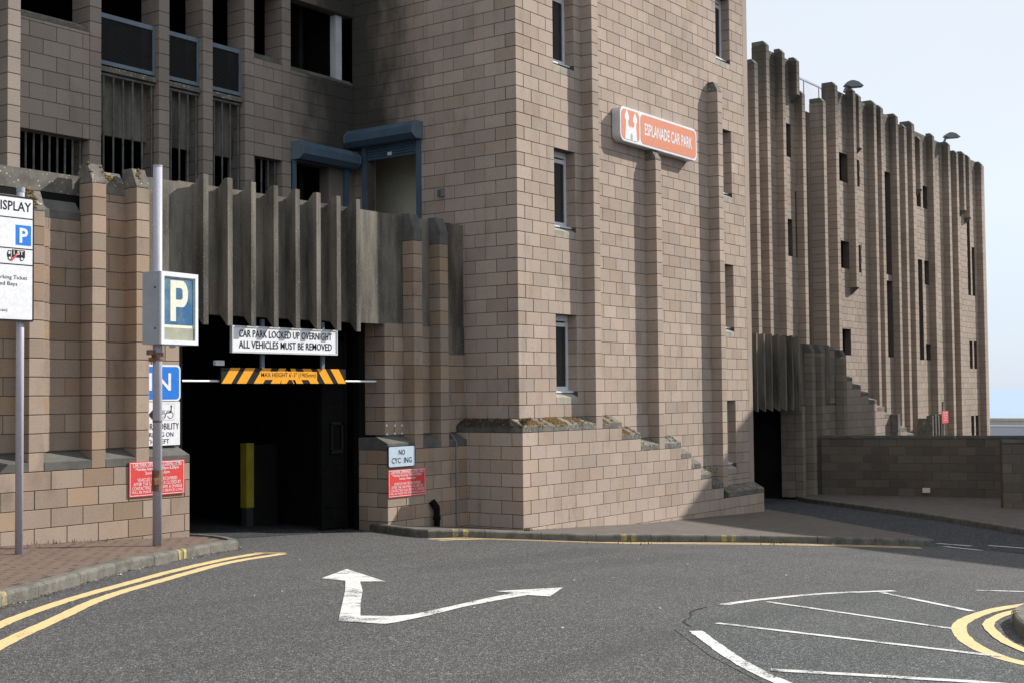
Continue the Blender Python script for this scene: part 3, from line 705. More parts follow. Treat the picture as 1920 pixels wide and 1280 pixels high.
for (x0, x1, z0, z1) in [(19.845, 20.06, gz(-3), ZT), (22.095, 22.31, gz(-5), 4.50), (24.745, 24.96, gz(-9), 6.32)]:
    mt.pier(x0, x1, YT-0.235, YT+0.03, z0, z1)
sloped_cap(tower, 22.1, 22.305, YT-0.235, YT+0.03, 4.503, 4.50+0.03, 4.72, 'coping')
sloped_cap(tower, 24.75, 24.955, YT-0.235, YT+0.03, 6.323, 6.33, 6.53, 'coping')
# base with stepped top
base_poly = [(XP, 19.845, -3), (20.06, 20.72, -3), (20.72, 21.40, -4), (21.40, 22.095, -5), (22.31, 22.95, -5), (22.95, 23.37, -6), (23.37, 23.77, -7), (23.77, 24.22, -8), (24.22, 24.745, -9), (24.96, 26.68, -10)]
for k in range(-13, -3):
    mt.wall('y', YP, XP, max(b for a, b, kt in base_poly if kt > k), gz(k), gz(k+1), XP, q0=True)
mt.quoin(XP, YP, gz(-13), gz(-3))
mt.wall('x', XP, YP, YW, gz(-13), gz(-3), YP, q0=True)
for (a, b, k) in base_poly:
    copings(tower, YP, YT, [(a, b)], gz(k), gz(k+1), gz(k)+0.10)
def side_coping(owner, x0, x1, ya, yb, zb, zt, zf):
    n = max(1, round((yb-ya)/0.45)); st = (yb-ya)/n
    for i in range(n):
        mb = MB(); mb.prism([(x0, zb+0.006), (x0, zf), (x1, zt), (x1+0.03, zt), (x1+0.03, zb+0.006)], 'y', ya+i*st+0.004, ya+(i+1)*st-0.004)
        build(mb, 'coping', 'dark_cap', owner)
side_coping(tower, XP, XT, YP+0.24, YW, gz(-3), gz(-2), gz(-3)+0.10)
mb = MB(); mb.box(XE+0.002, XE+0.22, YT+0.0, 19.5, gz(-13), ZT); build(mb, 'end_wall', 'block_tower', tower)
mb = MB(); mb.box(XT+0.25, XE, 19.3, 19.5, -2.6, ZT); build(mb, 'rear_wall', 'interior', tower)
mb = MB(); mb.box(XT+0.01, XE+0.2, YT+0.01, 19.5, ZT-0.05, ZT+0.15); build(mb, 'roof', 'coping', tower)
def window_unit(owner, x0, x1, z0, z1, vent=False, yb=None):
    y = YT+0.20
    fr = MB(); t = 0.065
    fr.box(x0, x0+t, y, y+0.05, z0, z1); fr.box(x1-t, x1, y, y+0.05, z0, z1); fr.box(x0+t, x1-t, y, y+0.05, z0, z0+0.09); fr.box(x0+t, x1-t, y, y+0.05, z1-0.10, z1)
    fr.box(x0+t, x1-t, y+0.004, y+0.05, z1-0.20, z1-0.13)
    f = build(fr, 'window_frame', 'upvc', owner)
    b0 = wloc(f)
    g = MB(); g.box(x0+t, x1-t, y+0.02, y+0.03, z0+0.09, z1-0.13); build(g, 'pane', 'glass', f)
    c = MB(); c.box(x1-t-0.27, x1-t-0.10, y+0.018, y+0.0195, z0+0.09, z1-0.22); build(c, 'reveal_strip', 'grey_wall', f)  # grey strip on the pane, standing for the inside reveal
    s = MB(); s.prism([(y-0.11, z0-0.022), (y-0.11, z0+0.004), (y, z0+0.03), (y, z0-0.022)], 'x', x0+0.002, x1-0.002); build(s, 'window_sill', 'upvc', f)
    bk = MB(); bk.box(x0-0.05, x1+0.05, y+0.30, y+0.34, z0-0.05, z1+0.05); build(bk, 'dark_room', 'black', f)
    for j in range(3):
        a = x0+0.225*j; mb = MB(); mb.prism([(YT+0.001, z0-GH+0.006), (YT+0.001, z0-0.10), (YT+0.14, z0-0.024), (y+0.05, z0-0.024), (y+0.05, z0-GH+0.006)], 'x', a+0.004, min(a+0.221, x1-0.003))
        build(mb, 'sill_block', 'sill', owner)
    # reveals: blocks seen on the far side of the opening
    k = round((z0-G0)/GH)
    for q in range(k, k+6):
        mt.piece('x', x1-0.008, x1+0.08, YT+0.002, y+0.05, gz(q)+0.005, gz(q+1)-0.005)
for (x0, x1, z0, z1) in w1+w2: window_unit(tower, x0, x1, z0, z1)
mb = MB()
for (x0, x1, z0, z1) in w1+w2:
    mb.box(x0-0.15, x0-0.001, YT+0.21, YT+0.42, z0-0.2, z1+0.1); mb.box(x1+0.095, x1+0.2, YT+0.21, YT+0.42, z0-0.2, z1+0.1)
    mb.box(x0-0.001, x1+0.095, YT+0.222, YT+0.42, z1+0.001, z1+0.15); mb.box(x0-0.001, x1+0.095, YT+0.24, YT+0.42, z0-GH, z0-0.025)
build(mb, 'window_lining', 'mortar', tower)
mt.finish()
# moss on the base copings
def moss(name, boxes, n, mat='moss', parent=None):
    mb = MB()
    for _ in range(n):
        x0, x1, y0, y1, zf, zb = random.choice(boxes); x = random.uniform(x0, x1); t = random.random(); y = y0+(y1-y0)*t; z = zf+(zb-zf)*t
        if math.sin(x*9.1+y*5)+math.sin(x*23.7+2*y)*0.7+random.uniform(-.6, .6) < -0.1: continue
        r = random.uniform(0.010, 0.038); h = r*random.uniform(0.5, 1.0); k = 6; th = random.random()
        vs = [(x+r*math.cos(th+i*6.283/k)*random.uniform(.8, 1.2), y+r*0.8*math.sin(th+i*6.283/k), z-0.006) for i in range(k)]+[(x, y, z+h)]
        mb.add(vs, [(i, (i+1) % k, k) for i in range(k)])
    return tag(build(mb, name, mat, parent, fix=False), kind='stuff')
moss('moss', [(XP, 18.9, YP+.01, YT, gz(-3)+0.10, gz(-2)), (18.4, 19.5, YP+.01, YT, gz(-3)+0.10, gz(-2)), (XP, 18.9, YP+.01, YT, gz(-3)+0.10, gz(-2)), (20.06, 20.6, YP+.01, YT, gz(-3)+.1, gz(-2)), (20.72, 21.3, YP+.01, YT, gz(-4)+.1, gz(-3))], 2600, parent=tower)
moss('moss', [(18.9, 19.8, YP+.01, YT, gz(-3)+0.10, gz(-2)), (21.4, 22.1, YP+.01, YT, gz(-5)+.1, gz(-4)), (22.31, 22.95, YP+.01, YT, gz(-5)+.1, gz(-4)), (23.77, 24.7, YP+.01, YT, gz(-8)+.1, gz(-7))], 260, 'weed', parent=tower)
mossb = MB()
# moss on the side coping, with the shade darkened into its colour
def side_moss():
    mb = MB()
    for _ in range(700):
        y = random.uniform(YP, YW); t = random.random(); x = XP+(XT-XP)*t; z = gz(-3)+0.10+(gz(-2)-gz(-3)-0.10)*t; r = random.uniform(.01, .03); k = 5
        vs = [(x+r*math.cos(i*6.283/k), y+r*math.sin(i*6.283/k), z-0.006) for i in range(k)]+[(x, y, z+r*0.8)]
        mb.add(vs, [(i, (i+1) % k, k) for i in range(k)])
    tag(build(mb, 'moss', 'shaded_moss', tower, fix=False), kind='stuff')
side_moss()

# ------------------------------------------------------------------ entrance portal
portal = thing('entrance_portal', (13.5, YB, -2.0), 'car park entrance with ribbed concrete fascia over a dark drive-in opening', 'building')
mp = Masonry(portal, 'block_portal')
# left base wall and ledge
mp.wall('y', YB, 3.0, 11.61, gz(-11), gz(-4), 8.82+0.0, holes=())
jl = 11.61
copings(portal, YB, YW, [(3.0, 9.19), (9.40, 10.07), (10.275, 10.74), (10.945, 11.61)], gz(-4), gz(-3)-0.02, gz(-4)+0.105, 'dark_cap')
mp.wall('y', YW, 3.0, 9.63, gz(-3)-0.02, gz(9)+0.16, 9.0)
mp.wall('y', YW, 9.60, 10.07, gz(-3)-0.02, gz(9)+0.16, 9.4)
mp.wall('y', YW, 10.27, 10.76, gz(-3)-0.02, gz(11)+0.1, 10.27)
mp.wall('y', YW, 10.94, 11.63, gz(-3)-0.02, 1.12, 10.94)
mp.wall('y', YB+0.1, 9.40, 9.53, gz(-3), gz(9), 9.4, core=True)
for (x0, x1, zt) in ((9.19, 9.395, 2.24), (10.07, 10.275, 2.68), (10.74, 10.945, 2.70), (8.3, 8.5, 2.24)):
    mp.pier(x0, x1, YB, YW+0.03, gz(-4)+0.0, zt)
    sloped_cap(portal, x0, x1, YB, YW+0.03, zt+0.003, zt+0.02, zt+0.25, 'coping')
for (x0, x1, zt) in ((3.0, 10.07, gz(9)+0.16),):
    mb = MB(); mb.prism([(YW+0.003, zt+0.002), (YW+0.003, zt+0.10), (YW+0.12, zt+0.24), (YW+0.35, zt+0.24), (YW+0.35, zt+0.002)], 'x', x0, x1); build(mb, 'coping', 'dark_cap', portal)
mb = MB(); mb.prism([(YW+0.003, 2.602), (YW+0.003, 2.76), (YW+0.12, 2.90), (YW+0.35, 2.90), (YW+0.35, 2.602)], 'x', 10.276, 10.739); build(mb, 'coping', 'coping', portal)
# left jamb
for k in range(-11, 5):
    z0, z1 = gz(k), min(gz(k+1), 1.12)
    yy = YB if k < -4 else YW
    if k < -4: mp.piece('c', jl-0.10, jl+0.002, YB+0.095, YB+0.55, z0+.005, z1-.005)
# right pier: base, wall and pilasters
XJ = 15.56
mp.wall('y', YB, XJ, XP+0.02, gz(-12), gz(-4), XJ, q0=True)
mp.quoin(XJ, YB, gz(-12), gz(-4)); mp.wall('x', XJ, YB, YB+0.62, gz(-12), gz(-4), YB, q0=True)
copings(portal, YB, YW, [(XJ, 16.225), (16.435, 16.90), (17.11, XP)], gz(-4), gz(-3)-0.02, gz(-4)+0.105, 'dark_cap')
mb = MB(); mb.box(XJ+0.002, 15.77, YW, YB+0.62, gz(-4)+0.003, gz(-3)-0.03); build(mb, 'coping', 'dark_cap', portal)
mp.wall('y', YW, 15.77, XT, gz(-3)-0.02, 1.13, 15.77, q0=True)
mp.quoin(15.77, YW, gz(-3), gz(5)); mp.wall('x', 15.77, YW, YW+0.68, gz(-3), gz(5), YW, q0=True, ctk=0.10)
for (x0, x1) in ((16.225, 16.435), (16.90, 17.11)):
    mp.pier(x0, x1, YB, YW+0.03, gz(-4), 2.50)
    sloped_cap(portal, x0, x1, YB, YW+0.03, 2.503, 2.70, 2.945, 'dark_cap')
mb = MB(); mb.box(17.115, XT-0.003, YW-0.012, YW+0.1, 0.675, 1.127); build(mb, 'render_patch', 'concrete', portal)
# concrete fascia and its fins
mb = MB(); mb.box(10.948, 11.60, YW, YW+0.14, 1.128, 2.90); mb.box(11.60, XT-0.004, YW+0.001, YW+0.14, 1.128, 2.915); build(mb, 'fascia', 'concrete', portal)
fin_x = [11.86+0.4325*i for i in range(8)]
def fin_mesh(h0, h1, pr, wd):
    mb = MB()
    prof = [(YW+0.06, h0+0.155), (YW-0.05, h0+0.155), (YW-pr+0.02, h0), (YW-pr, h0), (YW-pr, h1), (YW-pr+0.07, h1), (YW-0.03, h1-0.12), (YW+0.06, h1-0.12)]
    mb.prism(prof, 'x', -wd/2, wd/2); return mb
fm = None
for x in fin_x:
    if fm is None:
        mb = fin_mesh(0.972, 3.02, 0.215, 0.088); fm = build(MB().add([(vx+x+0.044, vy, vz) for vx, vy, vz in mb.v], mb.f), 'fin', 'concrete', portal); x_0 = x
    else:
        o = fm.copy(); COL.objects.link(o); o.location = (x-x_0, 0, 0)
# roof slab, dark drive inside
mb = MB(); mb.box(3.0, XT-0.003, YW+0.15, YF+0.4, 2.55, 2.80); build(mb, 'roof_slab', 'coping', portal)
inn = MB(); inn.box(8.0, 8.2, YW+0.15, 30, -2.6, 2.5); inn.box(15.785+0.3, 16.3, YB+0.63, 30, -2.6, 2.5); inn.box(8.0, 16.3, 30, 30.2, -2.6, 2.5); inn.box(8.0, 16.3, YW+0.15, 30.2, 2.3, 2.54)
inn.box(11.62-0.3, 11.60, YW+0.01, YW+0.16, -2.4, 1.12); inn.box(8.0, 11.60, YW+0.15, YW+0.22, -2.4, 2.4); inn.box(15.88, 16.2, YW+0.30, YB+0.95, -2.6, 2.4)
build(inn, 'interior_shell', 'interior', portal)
sheet('drive_floor', [(8.2, 14.3), (16.0, 14.3), (16.0, 30), (8.2, 30)], 0.006, 'asphalt_shaded', portal)
for q in ((15.60, 15.74, YB+0.64, YB+0.76, -2.3, 1.9), (15.45, 15.60, YW+0.9, YW+0.98, -2.3, 1.2), (11.64, 11.72, YW+0.05, YW+0.13, -2.1, 1.12)): gb = MB(); gb.box(*q); build(gb, 'gate_post', 'black', portal)
gb = MB()
for i in range(9): gb.box(14.95, 15.42, YW+0.57, YW+0.60, -2.1+0.33*i, -1.775+0.33*i)
gb.box(14.9, 14.95, YW+0.55, YW+0.62, -2.2, 1.0); gb.box(15.42, 15.47, YW+0.55, YW+0.62, -2.2, 1.0)
build(gb, 'folded_gate', 'black', portal)
# worn notice edges left on the gate
gn = MB(); 
for (a, b, c, d) in ((15.10, 15.13, -0.88, -0.45), (15.33, 15.37, -0.86, -0.42), (15.10, 15.37, -0.47, -0.42), (15.10, 15.35, -0.92, -0.86)): gn.box(a, b, YW+0.535, YW+0.545, c, d)
build(gn, 'torn_notice', 'dim_wall', portal)
mp.finish()
moss('moss', [(9.19, 9.4, YB+.01, YB+.1, 2.27, 2.5), (10.07, 10.275, YB+.01, YB+.1, 2.71, 2.93), (10.74, 10.945, YB+.01, YB+.1, 2.73, 2.95), (8.3, 9.2, YW, YW+.1, 2.3, 2.4), (10.28, 10.7, YW+.02, YW+.1, 2.78, 2.88)], 520, parent=portal)

yb_ = thing('yellow_bollard', (14.6, 16.1, -2.0), 'yellow painted square post standing inside the dark entrance', 'bollard')
mb = MB(); mb.box(14.62, 14.78, 16.0, 16.14, -1.80, -0.76); build(mb, 'post', 'yellow_paint', yb_)
mb = MB(); mb.box(14.63, 14.77, 16.01, 16.13, -2.12, -1.80); build(mb, 'foot', 'grey_wall', yb_)
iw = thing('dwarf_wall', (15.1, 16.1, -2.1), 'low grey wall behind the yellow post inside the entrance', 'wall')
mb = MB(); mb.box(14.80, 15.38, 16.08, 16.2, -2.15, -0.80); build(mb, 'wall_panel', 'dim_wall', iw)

# ------------------------------------------------------------------ left wing (main facade above the entrance)
wing = thing('left_wing', (13, YF, -2.0), 'shaded left wing of the car park with tall pillars, barred openings and parapets', 'building')
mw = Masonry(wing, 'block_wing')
ZW = gz(42)
piers = [(12.047, 12.25), (13.332, 13.538), (14.227, 14.43), (15.136, 15.34), (15.998, 16.203)]
mw.pier(10.49, 10.69, 16.29, YF+0.45, 1.9, ZW)
for i, (x0, x1) in enumerate(piers):
    zb = gz(18)-0.0 if i in (3, 4) else 2.6
    mw.pier(x0, x1, YF, YF+0.44, 2.6, ZW)
for x in (9.2, 8.0, 6.7, 5.4, 4.1): mw.pier(x, x+0.205, YF, YF+0.44, 2.4, ZW)
mw.wall('y', YF+0.002, 10.66, 12.045, gz(17), gz(24)+0.05, 10.8)                # panel under parapet
mb = MB(); mb.prism([(YF+0.004, gz(24)+0.052), (YF+0.004, gz(24)+0.10), (YF+0.13, 5.60), (YF+0.4, 5.60), (YF+0.4, gz(24)+0.052)], 'x', 10.66, 12.045); build(mb, 'parapet_coping', 'coping', wing)
mw.wall('y', YF+0.002, 10.66, 12.045, 2.2, gz(14), 10.7)
mw.wall('y', YF+0.002, 4.0, 10.66, 2.2, gz(14), 9.0); mw.wall('y', YF+0.002, 4.0, 10.66, gz(17), gz(24), 9.0)
mw.wall('y', YF+0.002, 15.342, 15.996, gz(18), 5.76, 15.34); mb = MB(); mb.prism([(YF+0.004, 5.763), (YF+0.12, 5.88), (YF+0.4, 5.88), (YF+0.4, 5.763)], 'x', 15.342, 15.996); build(mb, 'parapet_coping', 'dark_cap', wing)
mw.wall('y', YF+0.002, 16.205, XT-0.002, 4.12, 5.72, 16.2); mb = MB(); mb.prism([(YF+0.004, 5.723), (YF+0.12, 5.82), (YF+0.4, 5.82), (YF+0.4, 5.723)], 'x', 16.205, XT-0.002); build(mb, 'parapet_coping', 'dark_cap', wing)
mw.wall('y', YF+0.002, 15.342, 15.996, 2.6, gz(14), 15.34)
mw.wall('y', YF-0.001, 16.205, XT-0.002, gz(31), ZW, 16.2)
for a, b in ((4.0, 10.48), (10.70, 12.045), (12.252, 13.33), (13.54, 14.225), (14.432, 15.134), (15.342, 15.996)): mw.wall('y', YF+0.003, a, b, gz(31), ZW, a)
def bars(x0, x1, z0, z1, y, n, r=0.016, rail=True, band=None):
    mb = MB()
    for i in range(n):
        o = MB(); x = x0+(x1-x0)*(i+0.7)/n; o.tube((x, y, z0), (x, y, z1), r, 8); build(o, 'bar', 'bar_steel', wing)
    mb.box(x0, x1, y-0.03, y+0.03, z1, z1+0.035); build(mb, 'rail', 'bar_steel', wing); mb = MB(); mb.box(x0, x1, y-0.035, y+0.035, z0-0.05, z0); build(mb, 'rail', 'bar_steel', wing)
bars(10.72, 12.03, 3.20, 3.84, YF+0.16, 10)
for (a, b, n) in ((12.252, 13.33, 6), (13.54, 14.225, 4), (14.432, 15.134, 4)):
    bars(a, b, 2.9, 4.90, YF+0.12, n)
    mb = MB(); mb.box(a, b, YF+0.30, YF+0.38, 4.03, 4.95); build(mb, 'concrete_panel', 'concrete', wing)
    mb = MB(); mb.box(a, b, YF+0.05, YF+0.40, 4.955, 5.03); build(mb, 'ledge', 'coping', wing)
    fr = MB(); t = 0.04; y = YF+0.10; fr.box(a, a+t, y, y+0.05, 5.07, 5.86); fr.box(b-t, b, y, y+0.05, 5.07, 5.86); fr.box(a+t, b-t, y, y+0.05, 5.07, 5.13); fr.box(a+t, b-t, y, y+0.05, 5.79, 5.86)
    f = build(fr, 'grille_frame', 'steel_blue', wing)
    g = MB()
    z = 5.13
    while z < 5.79: g.box(a+t, b-t, y+0.018, y+0.026, z, z+0.017); z += 0.022
    tag(build(g, 'grille_mesh', 'mesh_black', f), kind='stuff')
bars(15.36, 15.99, 3.0, 4.07, YF+0.14, 4)
mb = MB(); mb.box(17.44, 17.60, YF+0.10, YF+0.24, 5.5, 6.99); build(mb, 'steel_column', 'light_grey', wing)
# interior: slabs, back and roof keep it dark
mb = MB(); mb.box(3.5, XT, YF+0.42, 26, 2.6, 2.9); mb.box(3.5, XT, YF+0.42, 26, 7.2, 7.5); mb.box(3.5, XT+0.2, 25.8, 26, 2.6, ZW); mb.box(3.5, 3.7, YF+0.1, 26, 2.6, ZW); mb.box(3.5, XT, YF+0.22, 26, ZW-0.1, ZW)
mb.box(XT-0.15, XT-0.01, YF+0.3, 26, 2.6, ZW); mb.box(16.9, 17.0, YF+0.5, 20, 2.9, 7.2); mb.box(3.5, 16.2, YF+0.45, 26, 4.45, 4.6)
build(mb, 'interior_shell', 'interior', wing)
mb = MB(); mb.box(17.16, XT-0.012, YF+0.02, YF+0.25, 2.85, 4.12); build(mb, 'door_pier', 'block_wing', wing)
mw.finish()
# roller shutters
def shutter(name, label, o, u, n, L, ztop):
    """o: point on wall at one end, u along wall, n outwards"""
    t = thing(name, (o[0], o[1], ztop-0.35), label, 'roller shutter', 'roller shutters over the two upper doorways')
    o = Vector((o[0], o[1], 0)); u = Vector(u); n = Vector(n); h = 0.31; d = 0.30
    prof = [(0, 0), (0.19, 0), (d, 0.08), (d, 0.21), (0.20, h), (0, h)]
    mb = MB(); k = len(prof); vs = []
    for a in (0, L):
        for (q, z) in prof: p = o+u*a+n*q; vs.append((p.x, p.y, ztop-h+z))
    mb.add(vs, [tuple(range(k)), tuple(range(2*k-1, k-1, -1))]+[(i, i+k, (i+1) % k+k, (i+1) % k) for i in range(k)]); build(mb, 'shutter_box', 'shutter_blue', t)
    for a, e in ((0, -0.012), (L, 0.012)):
        mb = MB(); vs = []
        for aa in (a, a+e):
            for (q, z) in prof: p = o+u*aa+n*(q*1.03); vs.append((p.x, p.y, ztop-h+z*1.02-0.003))
        mb.add(vs, [tuple(range(k)), tuple(range(2*k-1, k-1, -1))]+[(i, i+k, (i+1) % k+k, (i+1) % k) for i in range(k)]); build(mb, 'end_plate', 'steel_blue', t)
    return t, o, u, n
t, o, u, n = shutter('roller_shutter', 'blue steel roller shutter box over the dark doorway facing the road', (16.215, YF), (1, 0, 0), (0, -1, 0), 1.44, 4.44)
mb = MB(); mb.box(16.215, 16.285, YF-0.05, YF-0.003, 2.85, 4.13); build(mb, 'guide_rail', 'shutter_blue', t); mb = MB(); mb.box(17.52, 17.62, YF-0.05, YF+0.015, 2.85, 4.13); build(mb, 'guide_rail', 'shutter_blue', t)
t, o, u, n = shutter('roller_shutter', 'blue steel roller shutter box on the side of the stair tower above the cream room', (XT, 14.93), (0, 1, 0), (-1, 0, 0), 1.62, 4.84)
mb = MB(); mb.box(XT-0.05, XT-0.003, 14.96, 15.05, 2.85, 4.53); build(mb, 'guide_rail', 'shutter_blue', t); mb = MB(); mb.box(XT-0.05, XT-0.003, 16.27, 16.35, 2.85, 4.53); build(mb, 'guide_rail', 'shutter_blue', t)
for i in range(5):
    mb = MB(); z = 4.285+0.05*i; mb.prism([(XT+0.02, z), (XT+0.005, z+0.012), (XT+0.005, z+0.037), (XT+0.02, z+0.048), (XT+0.035, z+0.048), (XT+0.035, z)], 'y', 15.055, 16.265); build(mb, 'slat', 'shutter_blue', t)
mb = MB(); mb.box(XT-0.004, XT+0.003, 15.66, 15.76, 4.33, 4.39); build(mb, 'sticker', 'sign_white', t)
# cream room seen through the tower doorway
mb = MB(); mb.box(18.95, 19.05, 14.4, 18.8, 2.75, 5.2); mb.box(XT+0.23, 20, 18.6, 18.7, 2.75, 5.2); mb.box(XT+0.23, 20, 14.4, 14.5, 2.75, 5.2); mb.box(XT+0.23, 20, 14.4, 18.7, 5.0, 5.1); mb.box(XT, 20, 14.4, 18.7, 2.75, 2.84)
mb.box(XT+0.23, 18.6, 16.9, 17.1, 2.84, 5.0)
build(mb, 'cream_room', 'cream', tower)
mb = MB(); mb.box(XT+0.10, XT+0.23, 15.04, 15.048, 2.85, 4.51); mb.box(XT+0.10, XT+0.23, 16.272, 16.28, 2.85, 4.51); build(mb, 'door_lining', 'light_grey', tower)
mb = MB(); mb.tube((18.92, 15.75, 3.5), (18.92, 15.75, 4.1), 0.02); mb.box(18.88, 18.95, 15.70, 15.80, 3.42, 3.5); build(mb, 'pipe', 'light_grey', tower)

# ------------------------------------------------------------------ exit portal
ex = thing('exit_portal', (31.5, YE, -2.9), 'shaded car park exit with thin concrete fins over a black doorway beyond the tower', 'building')
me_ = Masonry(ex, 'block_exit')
mb = MB(); mb.box(28.0, 35.94, YV, YV+0.15, -0.385, 1.30); build(mb, 'fascia', 'concrete', ex)
fx = [29.98+0.4305*i for i in range(8)]; first = None
for x in fx:
    if first is None:
        mb = fin_mesh(-0.52, 1.46, 0.35, 0.08); dy = 14.55+0.35-YW
        first = build(MB().add([(vx+x+0.04, vy+(14.9-YW), vz) for vx, vy, vz in mb.v], mb.f), 'fin', 'concrete', ex); x_0 = x
    else:
        o = first.copy(); COL.objects.link(o); o.location = (x-x_0, 0, 0)
me_.pier(33.416, 33.60, YE, YE+0.22, gz(-13), gz(-2)); me_.wall('x', 33.416, YE+0.23, 15.3, gz(-13), gz(-2), YE)
me_.wall('y', YV, 33.63, 36.3, gz(-13), -0.385, 33.6); me_.wall('y', YV+0.002, 34.0, 36.3, -0.38, 1.15, 33.6)
for (a, b, zt) in ((34.144, 34.36, 1.05), (34.80, 35.01, 1.05), (36.39, 36.61, 0.95)):
    me_.pier(a, b, YE, YV+0.03, gz(-13), zt); sloped_cap(ex, a, b, YE, YV+0.03, zt+0.003, zt+0.02, zt+0.22, 'dark_cap')
mb = MB(); mb.prism([(YV-0.002, 1.153), (YV-0.002, 1.17), (YV+0.1, 1.27), (YV+0.3, 1.27), (YV+0.3, 1.153)], 'x', 35.02, 36.38); build(mb, 'coping', 'dark_cap', ex)
steps = [(36.61, 37.05, 1), (37.05, 37.70, 0), (37.70, 38.33, -1), (38.33, 38.98, -2), (38.98, 39.62, -3), (39.62, 40.27, -4), (40.27, 40.92, -5), (40.92, 41.55, -6), (41.55, 42.2, -7), (42.2, 42.85, -8)]
ms_mat = 'block_right'
for k in range(-13, 1):
    me_.wall('y', YE+0.003, 36.61, max(b for a, b, kt in steps if kt > k), gz(k), gz(k+1), 36.6, mat=ms_mat)
for (a, b, k) in steps:
    copings(ex, YE+0.003, YE+0.33, [(a, b)], gz(k), gz(k)+0.2, gz(k)+0.12, piece=0.66)
    mb = MB(); mb.box(a, b, YE+0.22, YE+0.42, -2.9, gz(k)+0.15); build(mb, 'backing', 'mortar', ex)
mb = MB(); mb.box(40.1, 40.32, YE-0.24, YE-0.01, -2.9, -0.76); build(mb, 'buttress', 'coping', ex)
mb = MB(); mb.box(27.0, 27.2, 14.9, 22, -3.2, 1.5); mb.box(33.66, 33.9, 15.2, 22, -3.2, 1.5); mb.box(27, 33.9, 22, 22.2, -3.2, 1.5); mb.box(27, 36.3, YV+0.16, 16.5, 1.0, 1.12); mb.box(27, 33.9, 16.5, 22.2, 1.0, 1.12); mb.box(33.66, 33.9, 15.1, 15.3, -3.2, -0.385); build(mb, 'interior_shell', 'interior', ex)
me_.finish()

# ------------------------------------------------------------------ right wing
rw = thing('right_wing', (45, YF, -3.0), 'long sunlit right wing with many tall narrow pilasters and dark slit windows', 'building')
mr = Masonry(rw, 'block_right')
ztop = lambda x: 10.15 if x < 38.5 else 9.88-0.40*(x-42)/14
pil = [(34.35, 34.57, 9.40, 16.80), (35.14, 35.35, 10.10, 16.80), (36.25, 36.45, 10.10, YF+.03), (37.66, 37.89, 9.10, 16.80), (39.27, 39.50, 9.15, 16.80), (40.28, 40.52, 9.85, 16.80), (41.83, 42.06, 9.95, YF+.03, gz(15)), (42.33, 42.56, 9.85, YF+.03, gz(36)),
       (43.70, 43.94, 9.85, 16.80), (44.36, 44.62, 9.80, YF+.03), (45.86, 46.1, 9.75, 16.80), (46.70, 46.95, 9.5, 16.80), (47.52, 47.82, 9.75, 16.80), (48.35, 48.56, 9.3, YF+.03, gz(33)), (49.82, 50.05, 9.65, YF+.03), (51.66, 51.93, 9.6, 16.80), (52.68, 52.93, 9.4, YF+.03), (53.60, 53.84, 9.5, YF+.03, gz(32)), (54.3, 54.5, 9.45, YF+.03, gz(31)), (55.95, 56.2, 9.40, 16.80), (37.29, 37.50, 10.05, YF+.03, gz(40))]
for q in pil:
    x0, x1, zt, yb = q[:4]; zb = q[4] if len(q) > 4 else -3.1
    mr.pier(x0, x1, YR, yb, zb, zt)
    sloped_cap(rw, x0, x1, YR, yb, zt+0.003, zt+0.02, zt+0.14, 'dark_cap')
    if len(q) > 4:
        mb = MB(); mb.prism([(YR, zb-0.003), (YF+0.01, zb-0.003), (YF+0.01, zb-0.22)], 'x', x0+0.002, x1-0.002); build(mb, 'corbel', 'dark_cap', rw)
H = []
for (a, b, rows) in ((36.96, 37.32, ((31.5, 36), (18, 23))), (37.55, 37.655, ((18, 27),)), (37.6, 38.23, ((3, 9),)), (41.1, 41.83, ((30.5, 34.7), (17.7, 21.7), (5, 8.8))), (42.62, 42.88, ((30.5, 34.5), (17.5, 21.6))), (45.2, 45.85, ((18, 34.3), (5, 17))), (48.57, 49.05, ((30.4, 34.2), (4.8, 21.5))), (49.28, 49.8, ((30.4, 34.2), (17.5, 21.5), (4.8, 7.5))), (54.62, 55.0, ((17, 32.7), (3.6, 8.6), (-14, -5))), (55.2, 55.6, ((17, 26), (3.6, 8.6), (-14, -5)))):
    for (k0, k1) in rows: H.append((a, b, gz(k0), gz(k1)))
segs = [(35.35, 37.95, 10.02), (40.45, 43.75, 9.75), (43.90, 45.95, 9.7), (46.9, 47.6, 9.5), (47.8, 51.7, 9.58), (51.9, 55.97, 9.45)]
for (a, b, zt) in segs:
    mr.wall('y', YF, a, b, -3.1, zt, a, holes=[h for h in H if h[0] < b and h[1] > a], mat='block_right')
    mb = MB(); mb.box(a, b, YF-0.004, YF+0.3, zt+0.001, zt+0.10); build(mb, 'coping', 'dark_cap', rw)
# deep recesses behind the tall fins, with dark glazed slots
mb = MB(); mb.box(28.0, 57.0, 16.98, 17.2, -3.1, 8.95); mb.box(28, 57, 17.2, 25, 8.6, 8.9); mb.box(56.2, 56.45, YR+0.02, 25, -3.1, 9.4); mb.box(28, 57, 24.8, 25, -3.1, 9.4); build(mb, 'rear_wall', 'block_right', rw)
for h in H:
    mb = MB(); mb.box(h[0]-0.05, h[1]+0.05, YF+0.33, YF+0.36, h[2]-0.05, h[3]+0.05); build(mb, 'dark_window', 'glass', rw)
for (a, b) in ((37.95, 39.2), (46.1, 46.69)):
    mb = MB(); mb.box(a, b, 16.93, 16.97, -3.0, 8.55); g = build(mb, 'stair_glazing', 'glass', rw)
    mb = MB()
    for z in [-2+0.0+1.22*i for i in range(9)]: mb.box(a, b, 16.90, 16.93, z, z+0.06)
    mb.box(a+0.3, a+0.35, 16.90, 16.928, -3, 8.5); build(mb, 'glazing_bar', 'steel_blue', g)
mr.finish()
